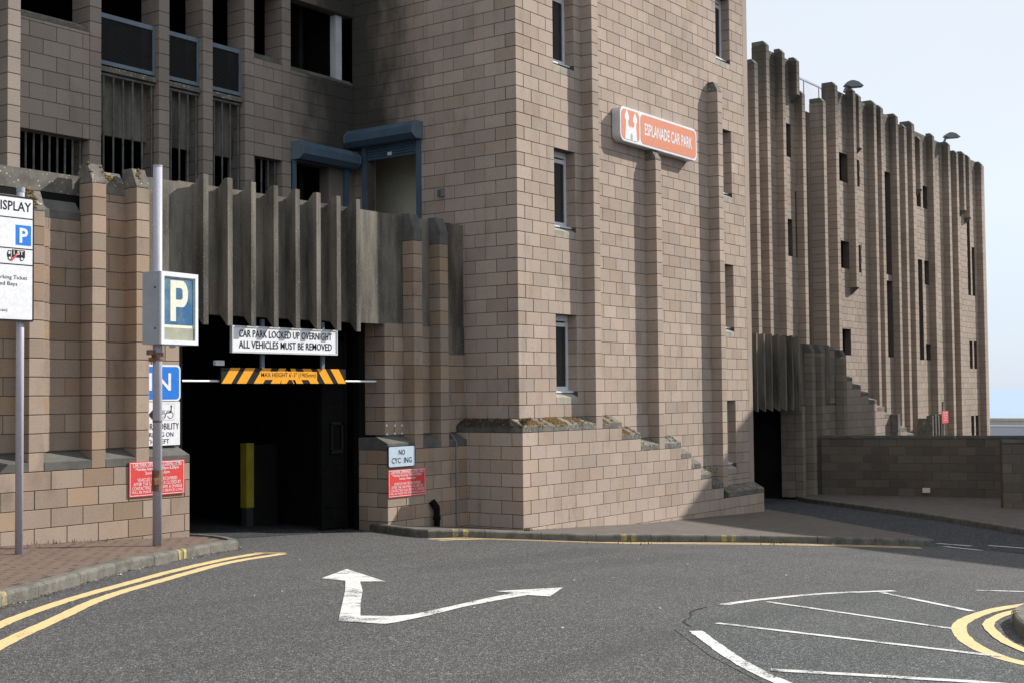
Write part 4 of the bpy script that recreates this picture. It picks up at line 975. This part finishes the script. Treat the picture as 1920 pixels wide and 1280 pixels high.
# roof glass screen
sc = thing('glass_screen', (43.5, 19.0, 9.2), 'pale glazed screen standing on the roof between the fins', 'screen')
for i in range(3):
    mb = MB(); a = 42.6+1.35*i; mb.box(a+0.02, a+1.33, 19.0, 19.02, 9.3, 11.1); build(mb, 'pane', 'screen_pale', sc)
mb = MB(); mb.box(42.6, 46.7, 18.98, 19.05, 11.1, 11.16)
for i in range(4): mb.box(42.6+1.35*i-0.02, 42.6+1.35*i+0.02, 18.98, 19.05, 8.9, 11.1)
build(mb, 'frame', 'box_grey', sc)
def floodlight(x, z, label):
    t = thing('floodlight', (x, YR+0.1, z-0.3), label, 'floodlight', 'floodlights on the roof edge')
    prof = [(0.0, 0.0), (0.06, 0.09), (0.18, 0.15), (0.30, 0.155), (0.45, 0.11), (0.62, -0.03), (0.45, -0.045), (0.2, -0.06)]
    u_ = Vector((0.6, -0.8, 0)); v_ = Vector((0.8, 0.6, 0)); o_ = Vector((x, YR+0.15, z)); mb = MB()
    mb.add([o_+u_*p[0]+v_*y+Vector((0, 0, p[1])) for y in (-0.16, 0.16) for p in prof], [tuple(range(8)), tuple(range(15, 7, -1))]+[(i, i+8, (i+1) % 8+8, (i+1) % 8) for i in range(8)]); build(mb, 'lamp_head', 'fixture', t)
    mb = MB(); mb.tube(o_+Vector((0.0, 0.0, -0.22)), o_+u_*0.10+Vector((0, 0, 0.0)), 0.05, 8); build(mb, 'bracket', 'fixture', t)
floodlight(41.45, 10.08, 'domed grey floodlight on the roof edge nearer the stair tower')
floodlight(51.65, 9.93, 'domed grey floodlight on the roof edge nearer the sea')
# small finned doorway hood and red notice post beyond the boundary wall
hd = thing('side_entrance_hood', (47.5, 15.6, -3.0), 'small concrete finned hood low on the right wing behind the boundary wall', 'entrance hood')
mb = MB(); mb.box(47.4, 48.55, 16.0, 16.3, -2.9, -1.05); build(mb, 'hood_panel', 'coping', hd)
for i in range(4): mb = MB(); mb.box(47.42+0.33*i, 47.52+0.33*i, 15.78, 15.999, -2.9, -0.95+0.04*(i % 2)); build(mb, 'fin', 'coping', hd)
rp = thing('notice_post', (45.1, 14.65, -3.1), 'thin dark post carrying a small red notice beyond the boundary wall', 'sign')
mb = MB(); mb.tube((45.1, 14.65, -3.1), (45.1, 14.65, -0.42), 0.035, 8); build(mb, 'post', 'fixture', rp)
mb = MB(); mb.box(44.80, 45.46, 14.58, 14.60, -1.16, -0.74); build(mb, 'notice_board', 'sign_red', rp)
def textx(parent, body, x, y, z, wdt, h, mat, bold=0.0): return text(parent, body, (x, y, z), (1, 0, 0), wdt, h, mat, bold=bold)
for i, (s_, wd) in enumerate((('CAR PARK', .5), ('NOTICE', .4), ('7.30am', .3), ('6.30pm', .4))): textx(rp, s_, 45.13-wd/2, 14.575, -0.83-0.085*i, wd, 0.05, 'sign_white')

# ------------------------------------------------------------------ boundary walls
def oriented_wall(owner, mat, p, q, z0, z1, off=0.0, coping=True, thick=0.22):
    """block wall between p and q (plan), facing the road side"""
    p, q = Vector(p), Vector(q); u = (q-p).normalized(); n = Vector((u.y, -u.x)); L = (q-p).length
    if n.dot(Vector((-1, -0.3))) < 0: n = -n
    ang = math.atan2(u.y, u.x); out = []
    k0 = math.floor((z0-G0)/GH); k1 = round((z1-G0)/GH); rot = Matrix.Rotation(ang, 3, 'Z'); base = wloc(owner); cache = {}
    for k in range(k0, k1):
        cuts = [0.0]; t = (0.225 if k % 2 else 0.45)
        while t < L-0.1: cuts.append(t); t += 0.45
        cuts.append(L)
        for a, b in zip(cuts, cuts[1:]):
            dx = round(b-a-0.01, 3); c = p+u*(a+b)/2-n*(0.045)+n*random.uniform(-.002, .002)
            out.append((dx, c, gz(k)+GH/2))
    for i, (dx, c, z) in enumerate(out):
        if i < 300:
            if dx not in cache:
                vs, fs = cblock(dx, 0.09, GH-0.01); me = bpy.data.meshes.new('block'); me.from_pydata(vs, [], fs); me.materials.append(MATS[mat]); me.update(); cache[dx] = me
            o = bpy.data.objects.new('block', cache[dx]); COL.objects.link(o); o.parent = owner; o.location = (c.x-base.x, c.y-base.y, z+ZO-base.z); o.rotation_euler.z = ang
    mb = MB(); mb.obox((p.x-n.x*thick, p.y-n.y*thick, z0-0.2), (u.x, u.y, 0), (n.x, n.y, 0), L, thick-0.01, z1-z0+0.2-0.001); build(mb, 'mortar_bed', mat, owner)
    if coping:
        m_ = max(1, round(L/0.6)); st = L/m_
        for i in range(m_):
            mb = MB(); s = p+u*(i*st+0.003)-n*(thick+0.03); mb.obox((s.x, s.y, z1+0.001), (u.x, u.y, 0), (n.x, n.y, 0), st-0.006, thick+0.05, 0.075); build(mb, 'coping_stone', 'dark_cap', owner)
bw = thing('boundary_wall', (35.3, 12, -3.0), 'low dark block wall in shade beside the exit road', 'wall')
oriented_wall(bw, 'block_shaded', (34.55, 14.62), (36.3, 9.0), -3.0, gz(-6)+0.0)
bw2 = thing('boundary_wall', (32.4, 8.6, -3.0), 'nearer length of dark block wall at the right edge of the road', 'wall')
oriented_wall(bw2, 'block_shaded', (31.95, 9.0), (33.3, 6.6), -3.0, gz(-6)+0.04)
lb = thing('white_patch', (35.3, 12.05, -2.85), 'small whitish plate fixed low on the dark boundary wall', 'plate')
mb = MB(); mb.obox((35.26, 12.05, -2.78), Vector((0.297, -0.955, 0)), Vector((-0.955, -0.297, 0)), 0.20, 0.02, 0.13); build(mb, 'plate', 'scrap_white', lb)
# promenade wall and rail by the sea
pw = thing('promenade_wall', (82, 22, -3.2), 'pale low promenade wall with cream coping in front of the sea', 'wall')
mb = MB(); mb.box(82.4, 82.8, -80, 80, -3.3, -1.95); build(mb, 'wall_face', 'prom_wall', pw)
mb = MB(); mb.box(82.32, 82.88, -80, 80, -1.949, -1.79); build(mb, 'coping', 'prom_coping', pw)
mb = MB(); mb.box(79.5, 79.65, -80, 80, -3.2, -2.22); build(mb, 'lower_barrier', 'prom_rail', pw)
mb = MB(); mb.box(79.46, 79.69, -80, 80, -2.219, -2.16); build(mb, 'barrier_cap', 'sign_white', pw)

# ------------------------------------------------------------------ signs
bs_ = thing('car_park_sign', (22.3, YT-0.1, 4.66), 'orange Esplanade Car Park sign box with castle emblem high on the stair tower', 'sign')
SX0, SX1, SZ0, SZ1, SY = 20.86, 23.87, 4.70, 5.36, YT-0.19
W_, H_ = SX1-SX0, SZ1-SZ0
def rbox(parent, pts, y0, y1, mat, name):
    k = len(pts); mb = MB(); mb.add([(p[0], y, p[1]) for y in (y0, y1) for p in pts], [tuple(range(k)), tuple(range(2*k-1, k-1, -1))]+[(i, i+k, (i+1) % k+k, (i+1) % k) for i in range(k)]); return build(mb, name, mat, parent)
rbox(bs_, rrect(W_, H_, 0.14, SX0, SZ0), SY, YT-0.02, 'light_grey', 'sign_box')
rbox(bs_, rrect(W_-0.02, H_-0.02, 0.13, SX0+.01, SZ0+.01), SY-0.004, SY, 'sign_white', 'face_border')
rbox(bs_, rrect(0.66, H_-0.09, 0.11, SX0+0.045, SZ0+0.045), SY-0.007, SY-0.004, 'salmon', 'emblem_panel')
rbox(bs_, rrect(W_-0.66-0.135, H_-0.09, 0.11, SX0+0.045+0.66+0.045, SZ0+0.045), SY-0.007, SY-0.004, 'salmon', 'name_panel')
text(bs_, 'ESPLANADE CAR PARK', (SX0+0.90, SY-0.009, SZ0+0.225), (1, 0, 0), 1.90, 0.235, 'sign_white', bold=0.018)
ex0 = SX0+0.045
cs = [(0.13, 0.0), (0.16, 0.27), (0.165, 0.36), (0.125, 0.38), (0.12, 0.46), (0.14, 0.46), (0.145, 0.48), (0.20, 0.57), (0.255, 0.48), (0.26, 0.46), (0.28, 0.46), (0.275, 0.38), (0.245, 0.36), (0.25, 0.29), (0.29, 0.23), (0.29, 0.26), (0.315, 0.26), (0.315, 0.235), (0.345, 0.235), (0.345, 0.26), (0.375, 0.26), (0.375, 0.235), (0.41, 0.235), (0.41, 0.26), (0.435, 0.26), (0.44, 0.23), (0.47, 0.29), (0.475, 0.34), (0.43, 0.36), (0.425, 0.44), (0.445, 0.44), (0.45, 0.46), (0.505, 0.55), (0.56, 0.46), (0.565, 0.44), (0.585, 0.44), (0.58, 0.36), (0.545, 0.34), (0.545, 0.25), (0.58, 0.0)]
poly_plate(bs_, [(x*0.98, z) for x, z in cs], (ex0, SY-0.0075, SZ0+0.05), (1, 0, 0), 'sign_white', 'castle_emblem')
poly_plate(bs_, [(0.33, 0.0), (0.33, 0.09), (0.35, 0.12), (0.375, 0.12), (0.395, 0.09), (0.395, 0.0)], (ex0, SY-0.0098, SZ0+0.06), (1, 0, 0), 'box_grey', 'castle_door')
mb = MB(); mb.box(21.2, 21.3, YT-0.03, YT, SZ0+0.1, SZ0+0.2); mb.box(23.4, 23.5, YT-0.03, YT, SZ0+0.1, SZ0+0.2); build(mb, 'bracket', 'fixture', bs_)
# "car park locked up" sign
lk = thing('overnight_notice', (13.5, 13.95, 0.65), 'white notice board reading car park locked up overnight, hung under the concrete fins', 'sign')
mb = MB(); mb.box(12.49, 14.56, 13.94, 13.97, 0.63, 0.965); build(mb, 'notice_panel', 'sign_white', lk)
mb = MB(); mb.box(12.47, 14.58, 13.93, 13.98, 0.605, 0.63); mb.box(12.47, 14.58, 13.93, 13.98, 0.965, 0.985); mb.box(12.47, 12.49, 13.93, 13.98, 0.63, 0.965); mb.box(14.56, 14.58, 13.93, 13.98, 0.63, 0.965); build(mb, 'frame', 'light_grey', lk)
textx(lk, 'CAR PARK LOCKED UP OVERNIGHT', 12.60, 13.936, 0.825, 1.86, 0.105, 'sign_black', 0.008)
textx(lk, 'ALL VEHICLES MUST BE REMOVED', 12.60, 13.936, 0.672, 1.86, 0.105, 'sign_black', 0.008)
hb = thing('height_bar', (13.5, 14.1, 0.15), 'black and amber striped maximum height board hung across the entrance', 'height barrier')
x0, x1, z0, z1 = 12.42, 14.93, 0.18, 0.40
mb = MB(); mb.box(x0, x1, 14.10, 14.14, z0, z1); build(mb, 'board', 'sign_black', hb)
hh = z1-z0
def stripe(a, b, s):  # parallelogram; s = slant direction
    d = 0.17*s
    pts = [(a, 0), (b, 0), (b+d, hh), (a+d, hh)]
    pts = [(min(max(p[0], 0), x1-x0), p[1]) for p in pts]
    poly_plate(hb, pts, (x0, 14.097, z0), (1, 0, 0), 'amber', 'stripe', 0.002)
for a in (0.0, 0.28, 0.60, 0.93): stripe(a+(0 if a else 0), a+0.18, 1)
for a in (1.43, 1.76, 2.07, 2.36): stripe(a-0.02, a+0.16, -1)
poly_plate(hb, [(1.13, 0), (1.25, 0), (1.32, 0.09), (1.39, 0), (1.45, 0), (1.32, hh), (1.24, hh)], (x0, 14.097, z0), (1, 0, 0), 'amber', 'stripe', 0.002)
mb = MB(); mb.box(x0+0.72, x0+1.88, 14.0945, 14.0965, z0+0.055, z0+0.175); build(mb, 'text_panel', 'amber', hb)
textx(hb, "MAX HEIGHT 6'-3\" (1905mm)", x0+0.745, 14.093, z0+0.075, 1.11, 0.085, 'faded_black', 0.004)
mb = MB(); mb.tube((11.66, 14.19, 0.215), (15.73, 14.19, 0.215), 0.016, 8); build(mb, 'cross_bar', 'sign_white', hb)
for x in (13.17, 14.40): mb = MB(); mb.box(x-0.03, x+0.03, 14.06, 14.10, 0.40, 1.10); build(mb, 'hanger', 'steel_blue', hb)
mb = MB(); mb.box(12.30, 12.46, 14.08, 14.13, 0.43, 0.50); build(mb, 'sensor', 'light_grey', hb)
# IN sign and mobility sign on the left jamb
si = thing('in_sign', (11.27, YW-0.05, -0.05), 'blue sign with white letters IN beside the entrance, partly behind the pole', 'sign')
rbox(si, rrect(0.655, 0.48, 0.06, 10.955, -0.055), YW-0.045, YW-0.02, 'sign_white', 'sign_border')
rbox(si, rrect(0.605, 0.43, 0.045, 10.98, -0.03), YW-0.049, YW-0.045, 'blue_bright', 'sign_face')
textx(si, 'IN', 11.085, YW-0.052, 0.085, 0.36, 0.23, 'sign_white', 0.01)
sm = thing('mobility_sign', (11.27, YW-0.05, -0.65), 'white sign with wheelchair symbol directing mobility parking to the left', 'sign')
mb = MB(); mb.box(10.955, 11.60, YW-0.045, YW-0.02, -0.64, -0.065); build(mb, 'sign_panel', 'sign_white', sm)
Y_ = YW-0.048
textx(sm, 'FOR MOBILITY', 10.985, Y_, -0.43, 0.60, 0.085, 'sign_black'); textx(sm, 'PARKING ON', 11.00, Y_, -0.525, 0.49, 0.06, 'sign_black'); textx(sm, 'THE LEFT', 11.06, Y_, -0.615, 0.36, 0.06, 'sign_black')
poly_plate(sm, [(0, 0.07), (0.09, 0.15), (0.09, 0.105), (0.17, 0.105), (0.17, 0.04), (0.09, 0.04), (0.09, -0.01)], (11.08, Y_, -0.30), (1, 0, 0), 'sign_black', 'arrow')
# wheelchair symbol
sy = MB()
def seg(a, b, wd, y=Y_):
    a, b = Vector((a[0], 0, a[1])), Vector((b[0], 0, b[1])); d = (b-a).normalized(); nn = Vector((-d.z, 0, d.x))*wd/2
    sy.add([(p.x, y, p.z) for p in (a-nn, b-nn, b+nn, a+nn)], [(0, 1, 2, 3)])
def ring(cx, cz, r, wd, n=16, a0=0, a1=360):
    for i in range(n):
        t0, t1 = math.radians(a0+(a1-a0)*i/n), math.radians(a0+(a1-a0)*(i+1)/n); seg((cx+r*math.cos(t0), cz+r*math.sin(t0)), (cx+r*math.cos(t1), cz+r*math.sin(t1)), wd)
def disc(cx, cz, r, n=12): sy.add([(cx+r*math.cos(6.283*i/n), Y_, cz+r*math.sin(6.283*i/n)) for i in range(n)], [tuple(range(n))])
cx = 11.42
disc(cx+0.035, -0.125, 0.014); seg((cx+0.035, -0.14), (cx+0.03, -0.205), 0.014); seg((cx-0.045, -0.185), (cx+0.03, -0.185), 0.007); seg((cx+0.03, -0.205), (cx-0.05, -0.21), 0.014); seg((cx-0.05, -0.21), (cx-0.07, -0.27), 0.012)
ring(cx+0.02, -0.24, 0.045, 0.007, 18, -170, 100); ring(cx-0.095, -0.275, 0.017, 0.005, 10)
for i in range(4): seg((cx-0.12, -0.18-0.014*i), (cx-0.075, -0.18-0.014*i), 0.004)
seg((cx-0.12, -0.18), (cx-0.11, -0.24), 0.004); seg((cx-0.075, -0.18), (cx-0.08, -0.24), 0.004)
for a, b in (((cx-0.135, -0.09), (cx+0.085, -0.09)), ((cx-0.135, -0.305), (cx+0.085, -0.305)), ((cx-0.135, -0.09), (cx-0.135, -0.305)), ((cx+0.085, -0.09), (cx+0.085, -0.305))): seg(a, b, 0.002)
build(sy, 'wheelchair_symbol', 'sign_black', sm, fix=False)
def red_notice(x0, x1, z0, z1, y, label):
    t = thing('opening_times_notice', ((x0+x1)/2, y, z0), label, 'notice', 'red opening times notices')
    mb = MB(); mb.box(x0, x1, y, y+0.015, z0, z1); build(mb, 'board', 'sign_red', t)
    e = 0.012; f = 0.006; mb = MB()
    for (a, b, c, d) in ((x0+e, x1-e, z0+e, z0+e+f), (x0+e, x1-e, z1-e-f, z1-e), (x0+e, x0+e+f, z0+e+f, z1-e-f), (x1-e-f, x1-e, z0+e+f, z1-e-f)): mb.box(a, b, y-0.002, y, c, d)
    build(mb, 'border', 'sign_white', t)
    L = [('CAR PARK OPENING/CLOSING TIMES', .88, .052, .006), ('Monday-Saturday 7.30am-6.30pm', .78, .05, .01), ('Sunday 10am-5pm', .44, .05, .01), ('VEHICLES MAY BE RECOVERED', .72, .045, 0), ('AFTER THE CAR PARK IS CLOSED BY', .86, .045, 0), ('CONTACTING 01631 500099. A CHARGE', .90, .045, 0), ('WILL BE MADE FOR THIS SERVICE (£140)', .92, .045, 0)]
    zz = [0.86, 0.72, 0.60, 0.43, 0.31, 0.19, 0.07]; W_ = x1-x0; H_ = z1-z0
    for (s_, wd, h, b), q in zip(L, zz): textx(t, s_, (x0+x1)/2-wd*W_/2, y-0.003, z0+q*H_, wd*W_, h*H_/0.45*0.95, 'sign_white', b)
    mb = MB(); mb.box((x0+x1)/2-.44*W_, (x0+x1)/2+.44*W_, y-0.003, y-0.0005, z0+0.84*H_, z0+0.847*H_); build(mb, 'underline', 'sign_white', t)
red_notice(10.617, 11.503, -1.27, -0.825, YB-0.02, 'red notice of opening times on the wall behind the parking pole')
red_notice(15.555, 16.46, -1.62, -1.185, YB-0.02, 'red notice of opening times below the no cycling sign')
nc = thing('no_cycling_sign', (15.85, YB-0.03, -1.15), 'pale blue-white no cycling sign on the right pier of the entrance', 'sign')
rbox(nc, rrect(0.65, 0.34, 0.03, 15.53, -1.15), YB-0.04, YB-0.02, 'sign_black', 'sign_border'); rbox(nc, rrect(0.625, 0.315, 0.025, 15.5425, -1.1375), YB-0.043, YB-0.04, 'no_cycle_white', 'sign_face')
textx(nc, 'NO', 15.775, YB-0.045, -0.955, 0.155, 0.085, 'sign_black', 0.015); textx(nc, 'CYC', 15.605, YB-0.045, -1.085, 0.215, 0.09, 'sign_black', 0.015); textx(nc, 'ING', 15.90, YB-0.045, -1.085, 0.19, 0.09, 'sign_black', 0.015); textx(nc, 'L', 15.835, YB-0.045, -1.085, 0.04, 0.09, 'light_grey', 0.0)
fx_ = thing('fixing_studs', (16.0, YW-0.01, -0.63), 'six white fixing studs on the wall above the no cycling sign', 'studs')
for (x, z) in ((15.80, -0.49), (16.0, -0.495), (16.17, -0.50), (15.81, -0.628), (15.995, -0.625), (16.175, -0.63)): mb = MB(); mb.tube((x, YW, z), (x, YW-0.012, z), 0.018, 8); build(mb, 'stud', 'sign_white', fx_)
cd = thing('conduit', (17.28, YW-0.05, -2.3), 'thin grey pipe running down the wall from a small junction box', 'pipe')
mb = MB(); mb.tube((17.27, YB-0.02, -2.4), (17.27, YB-0.02, -0.80), 0.012, 8); mb.tube((17.27, YB-0.02, -0.80), (17.28, YW-0.06, -0.60), 0.016, 8); mb.tube((17.28, YW-0.06, -0.60), (17.28, YW-0.06, -0.05), 0.016, 8); build(mb, 'pipe', 'fixture', cd)
mb = MB(); mb.box(17.22, 17.33, YW-0.09, YW, -0.06, 0.06); build(mb, 'junction_box', 'fixture', cd)
mb = MB(); mb.tube((17.26, YW-0.065, -0.06), (17.27, YW-0.07, -0.28), 0.028, 8); build(mb, 'sleeve', 'black', cd)
dr = thing('drain_pipe', (16.62, YB-0.08, -2.25), 'short rusty dark pipe stub with angled head at the foot of the pier', 'pipe')
mb = MB(); mb.tube((16.66, YB-0.09, -2.3), (16.66, YB-0.09, -1.84), 0.05, 12); mb.tube((16.66, YB-0.09, -1.86), (16.60, YB-0.03, -1.74), 0.058, 12); mb.tube((16.66, YB-0.09, -2.05), (16.66, YB-0.09, -1.99), 0.062, 12); build(mb, 'pipe', 'black', dr)
hk = thing('wall_bracket', (XT-0.05, 14.49, 3.5), 'small rusty steel bracket on the side of the stair tower', 'bracket')
mb = MB(); mb.box(XT-0.02, XT-0.002, 14.43, 14.54, 3.45, 3.60); mb.box(XT-0.09, XT-0.02, 14.43, 14.45, 3.45, 3.58); mb.box(XT-0.09, XT-0.02, 14.52, 14.54, 3.45, 3.58); build(mb, 'bracket_plate', 'fixture', hk)

# ------------------------------------------------------------------ parking sign pole
PX, PY, PB = 10.2, 12.71, -1.80
pp = thing('parking_pole', (PX, PY, PB), 'tall weathered steel pole carrying the boxed blue P sign', 'sign post')
mb = MB(); mb.tube((PX, PY, PB-0.1), (PX, PY, 2.77), 0.055, 20); build(mb, 'pole', 'pole_paint', pp, smooth=True)
mb = MB(); mb.tube((PX, PY, 2.768), (PX, PY, 2.785), 0.058, 20); build(mb, 'pole_cap', 'pole_paint', pp)
mb = MB()
mb.tube((PX, PY, -1.12), (PX, PY, -0.87), 0.066, 16); mb.box(PX-0.10, PX-0.02, PY-0.075, PY-0.045, -1.04, -0.96); build(mb, 'rusty_clamp', 'rust', pp)
mb = MB(); mb.tube((PX, PY, 0.44), (PX, PY, 0.53), 0.07, 14); mb.box(PX-0.14, PX-0.05, PY-0.03, PY+0.03, 0.50, 0.56); mb.box(PX-0.11, PX+0.02, PY-0.03, PY+0.03, 0.42, 0.47); build(mb, 'bracket', 'rust', pp)
mb = MB(); mb.tube((PX, PY, -0.305), (PX, PY, -0.28), 0.0575, 14); build(mb, 'rust_ring', 'rust', pp)
pu = Vector((math.cos(math.radians(8.1)), math.sin(math.radians(8.1)), 0)); pv = Vector((-pu.y, pu.x, 0))
C0 = Vector((PX, PY, 0))-pu*0.137-pv*0.19
bxs = thing('parking_sign_box', (C0.x, C0.y, 0.62), 'grey steel box sign with a faded blue panel and cream letter P on the pole', 'sign')
WB, DB, ZB0, ZB1 = 0.64, 0.30, 0.625, 1.49
mb = MB(); mb.obox((C0.x+pv.x*0.03, C0.y+pv.y*0.03, ZB0), pu, pv, WB, DB-0.03, ZB1-ZB0); build(mb, 'box_body', 'box_grey', bxs)
def pbox(a, b, z0, z1, d0, d1, mat, name):
    mb = MB(); s = C0+pu*a+pv*d0; mb.obox((s.x, s.y, z0), pu, pv, b-a, d1-d0, z1-z0); return build(mb, name, mat, bxs)
fr = MB()
for (a, b, z0, z1) in ((0, 0.05, ZB0, ZB1), (WB-0.05, WB, ZB0, ZB1), (0.05, WB-0.05, ZB0, ZB0+0.05), (0.05, WB-0.05, ZB1-0.055, ZB1)):
    s = C0+pu*a; fr.obox((s.x, s.y, z0), pu, pv, b-a, 0.029, z1-z0)
build(fr, 'frame', 'white_metal', bxs)
pbox(0.05, WB-0.05, ZB0+0.05, ZB1-0.055, 0.024, 0.0285, 'cream_letter', 'backing_panel')
s = C0+pv*0.0235
poly_plate(bxs, rrect(WB-0.13, 0.56, 0.02, 0.065, ZB1-0.055-0.575), (s.x, s.y, 0), pu, 'blue_faded', 'blue_panel', 0.0015)
pbox(0.05, WB-0.05, ZB0+0.052, ZB0+0.20, 0.018, 0.0235, 'beige_panel', 'lower_panel')
pl = C0+pv*0.0215
zq = ZB1-0.055-0.575
outer = [(0.175, zq+0.04), (0.27, zq+0.04), (0.27, zq+0.215), (0.36, zq+0.215)]+[(0.38+0.10*math.sin(math.radians(t)), zq+0.375-0.16*math.cos(math.radians(t))) for t in range(0, 181, 15)]+[(0.36, zq+0.535), (0.175, zq+0.535)]
hole = [(0.27, zq+0.305), (0.36, zq+0.305), (0.385, zq+0.325), (0.385, zq+0.425), (0.36, zq+0.445), (0.27, zq+0.445)]
poly_plate(bxs, outer, (pl.x, pl.y, 0), pu, 'cream_letter', 'letter', 0.001); s = C0+pv*0.0205
poly_plate(bxs, hole, (s.x, s.y, 0), pu, 'blue_faded', 'letter_counter', 0.001)
mb = MB(); mb.tube(C0+pv*0.1+Vector((0, 0, 1.30))-pu*0.004, C0+pv*0.1+Vector((0, 0, 1.30))+pu*0.002, 0.012, 8); mb.tube(C0+pv*0.1+Vector((0, 0, 0.81))-pu*0.004, C0+pv*0.1+Vector((0, 0, 0.81))+pu*0.002, 0.012, 8); build(mb, 'screw', 'black', bxs)

# ------------------------------------------------------------------ pay and display board
DX, DY = 8.43, 12.83
db = thing('tariff_board', (8.0, 12.8, -1.72), 'white pay and display information board on grey poles at the left edge', 'sign')
for x in (DX, 7.5): mb = MB(); mb.tube((x, DY, -1.85), (x, DY, 2.30), 0.042, 18); build(mb, 'pole', 'pole_paint', db, smooth=True)
for x in (DX, 7.5): mb = MB(); mb.tube((x, DY, 2.26), (x, DY, 2.31), 0.046, 14); build(mb, 'pole_cap', 'box_grey', db)
BX0, BX1, BZ0, BZ1, BY = 7.36, 8.545, 0.832, 2.20, 12.75
rbox(db, rrect(BX1-BX0, BZ1-BZ0, 0.02, BX0, BZ0), BY, BY+0.03, 'sign_black', 'board_border'); rbox(db, rrect(BX1-BX0-0.044, BZ1-BZ0-0.044, 0.015, BX0+.022, BZ0+.022), BY-0.004, BY, 'sign_white', 'board_face')
mb = MB()
for z in (1.955, 1.62, 1.445): mb.box(BX0+0.022, BX1-0.022, BY-0.0055, BY-0.004, z, z+0.012)
build(mb, 'divider', 'sign_black', db)
textx(db, 'PAY & DISPLAY', 7.66, BY-0.006, 2.035, 0.845, 0.105, 'sign_black', 0.012)
mb = MB(); mb.box(8.315, 8.505, BY-0.0055, BY-0.004, 1.665, 1.885); build(mb, 'parking_symbol', 'blue_bright', db); textx(db, 'P', 8.36, BY-0.008, 1.69, 0.105, 0.165, 'sign_white', 0.03)
tr = MB(); y = BY-0.006
tr.add([(8.215, y, 1.525), (8.26, y, 1.525), (8.26, y, 1.60), (8.225, y, 1.60), (8.21, y, 1.56)], [(0, 1, 2, 3, 4)]); tr.add([(8.27, y, 1.525), (8.43, y, 1.525), (8.43, y, 1.61), (8.27, y, 1.61)], [(0, 1, 2, 3)])
for x in (8.245, 8.39): tr.add([(x+0.024*math.cos(6.283*i/12), y-0.001, 1.515+0.024*math.sin(6.283*i/12)) for i in range(12)], [tuple(range(12))])
tw = MB()
for x in (8.245, 8.39): tw.add([(x+0.014*math.cos(6.283*i/12), y-0.002, 1.515+0.014*math.sin(6.283*i/12)) for i in range(12)], [tuple(range(12))])
tw.add([(8.225, y-0.001, 1.56), (8.252, y-0.001, 1.56), (8.252, y-0.001, 1.59), (8.232, y-0.001, 1.59)], [(0, 1, 2, 3)])
tag(build(tw, 'wheel_hubs', 'sign_white', db, fix=False), kind='stuff')
build(tr, 'lorry_symbol', 'sign_black', db, fix=False)
textx(db, '1.5T', 8.29, BY-0.009, 1.555, 0.12, 0.045, 'sign_white', 0.01)
tr = MB(); tr.add([(8.245, BY-0.0075, 1.485), (8.275, BY-0.0075, 1.485), (8.385, BY-0.0075, 1.60), (8.355, BY-0.0075, 1.60)], [(0, 1, 2, 3)]); build(tr, 'red_bar', 'sign_red', db, fix=False)
textx(db, 'Display Parking Ticket', 7.86, BY-0.006, 1.275, 0.60, 0.055, 'sign_black'); textx(db, 'In Designated Bays', 7.80, BY-0.006, 1.205, 0.54, 0.055, 'sign_black'); textx(db, 'For 7 Days', 7.80, BY-0.006, 1.135, 0.33, 0.05, 'sign_black'); textx(db, '(marked spaces)', 7.80, BY-0.006, 0.925, 0.42, 0.042, 'sign_black')

# ------------------------------------------------------------------ neighbouring building (beyond the right edge; casts the shade on the exit)
nb = thing('neighbouring_building', (46, 2, -3), 'plain grey flat-roofed building standing beyond the right edge of the view', 'building')
mb = MB(); fp = [(33.2, -4.4), (39.8, 5.6), (43.2, 10.0), (47.3, 10.2), (60, -10), (45, -14)]; mb.prism(fp, 'z', -3.3, 10.0); build(mb, 'walls', 'render_grey', nb)
mb = MB(); mb.prism([(p[0]*1.0, p[1]*1.0) for p in fp], 'z', 10.001, 10.15); build(mb, 'roof', 'coping', nb)
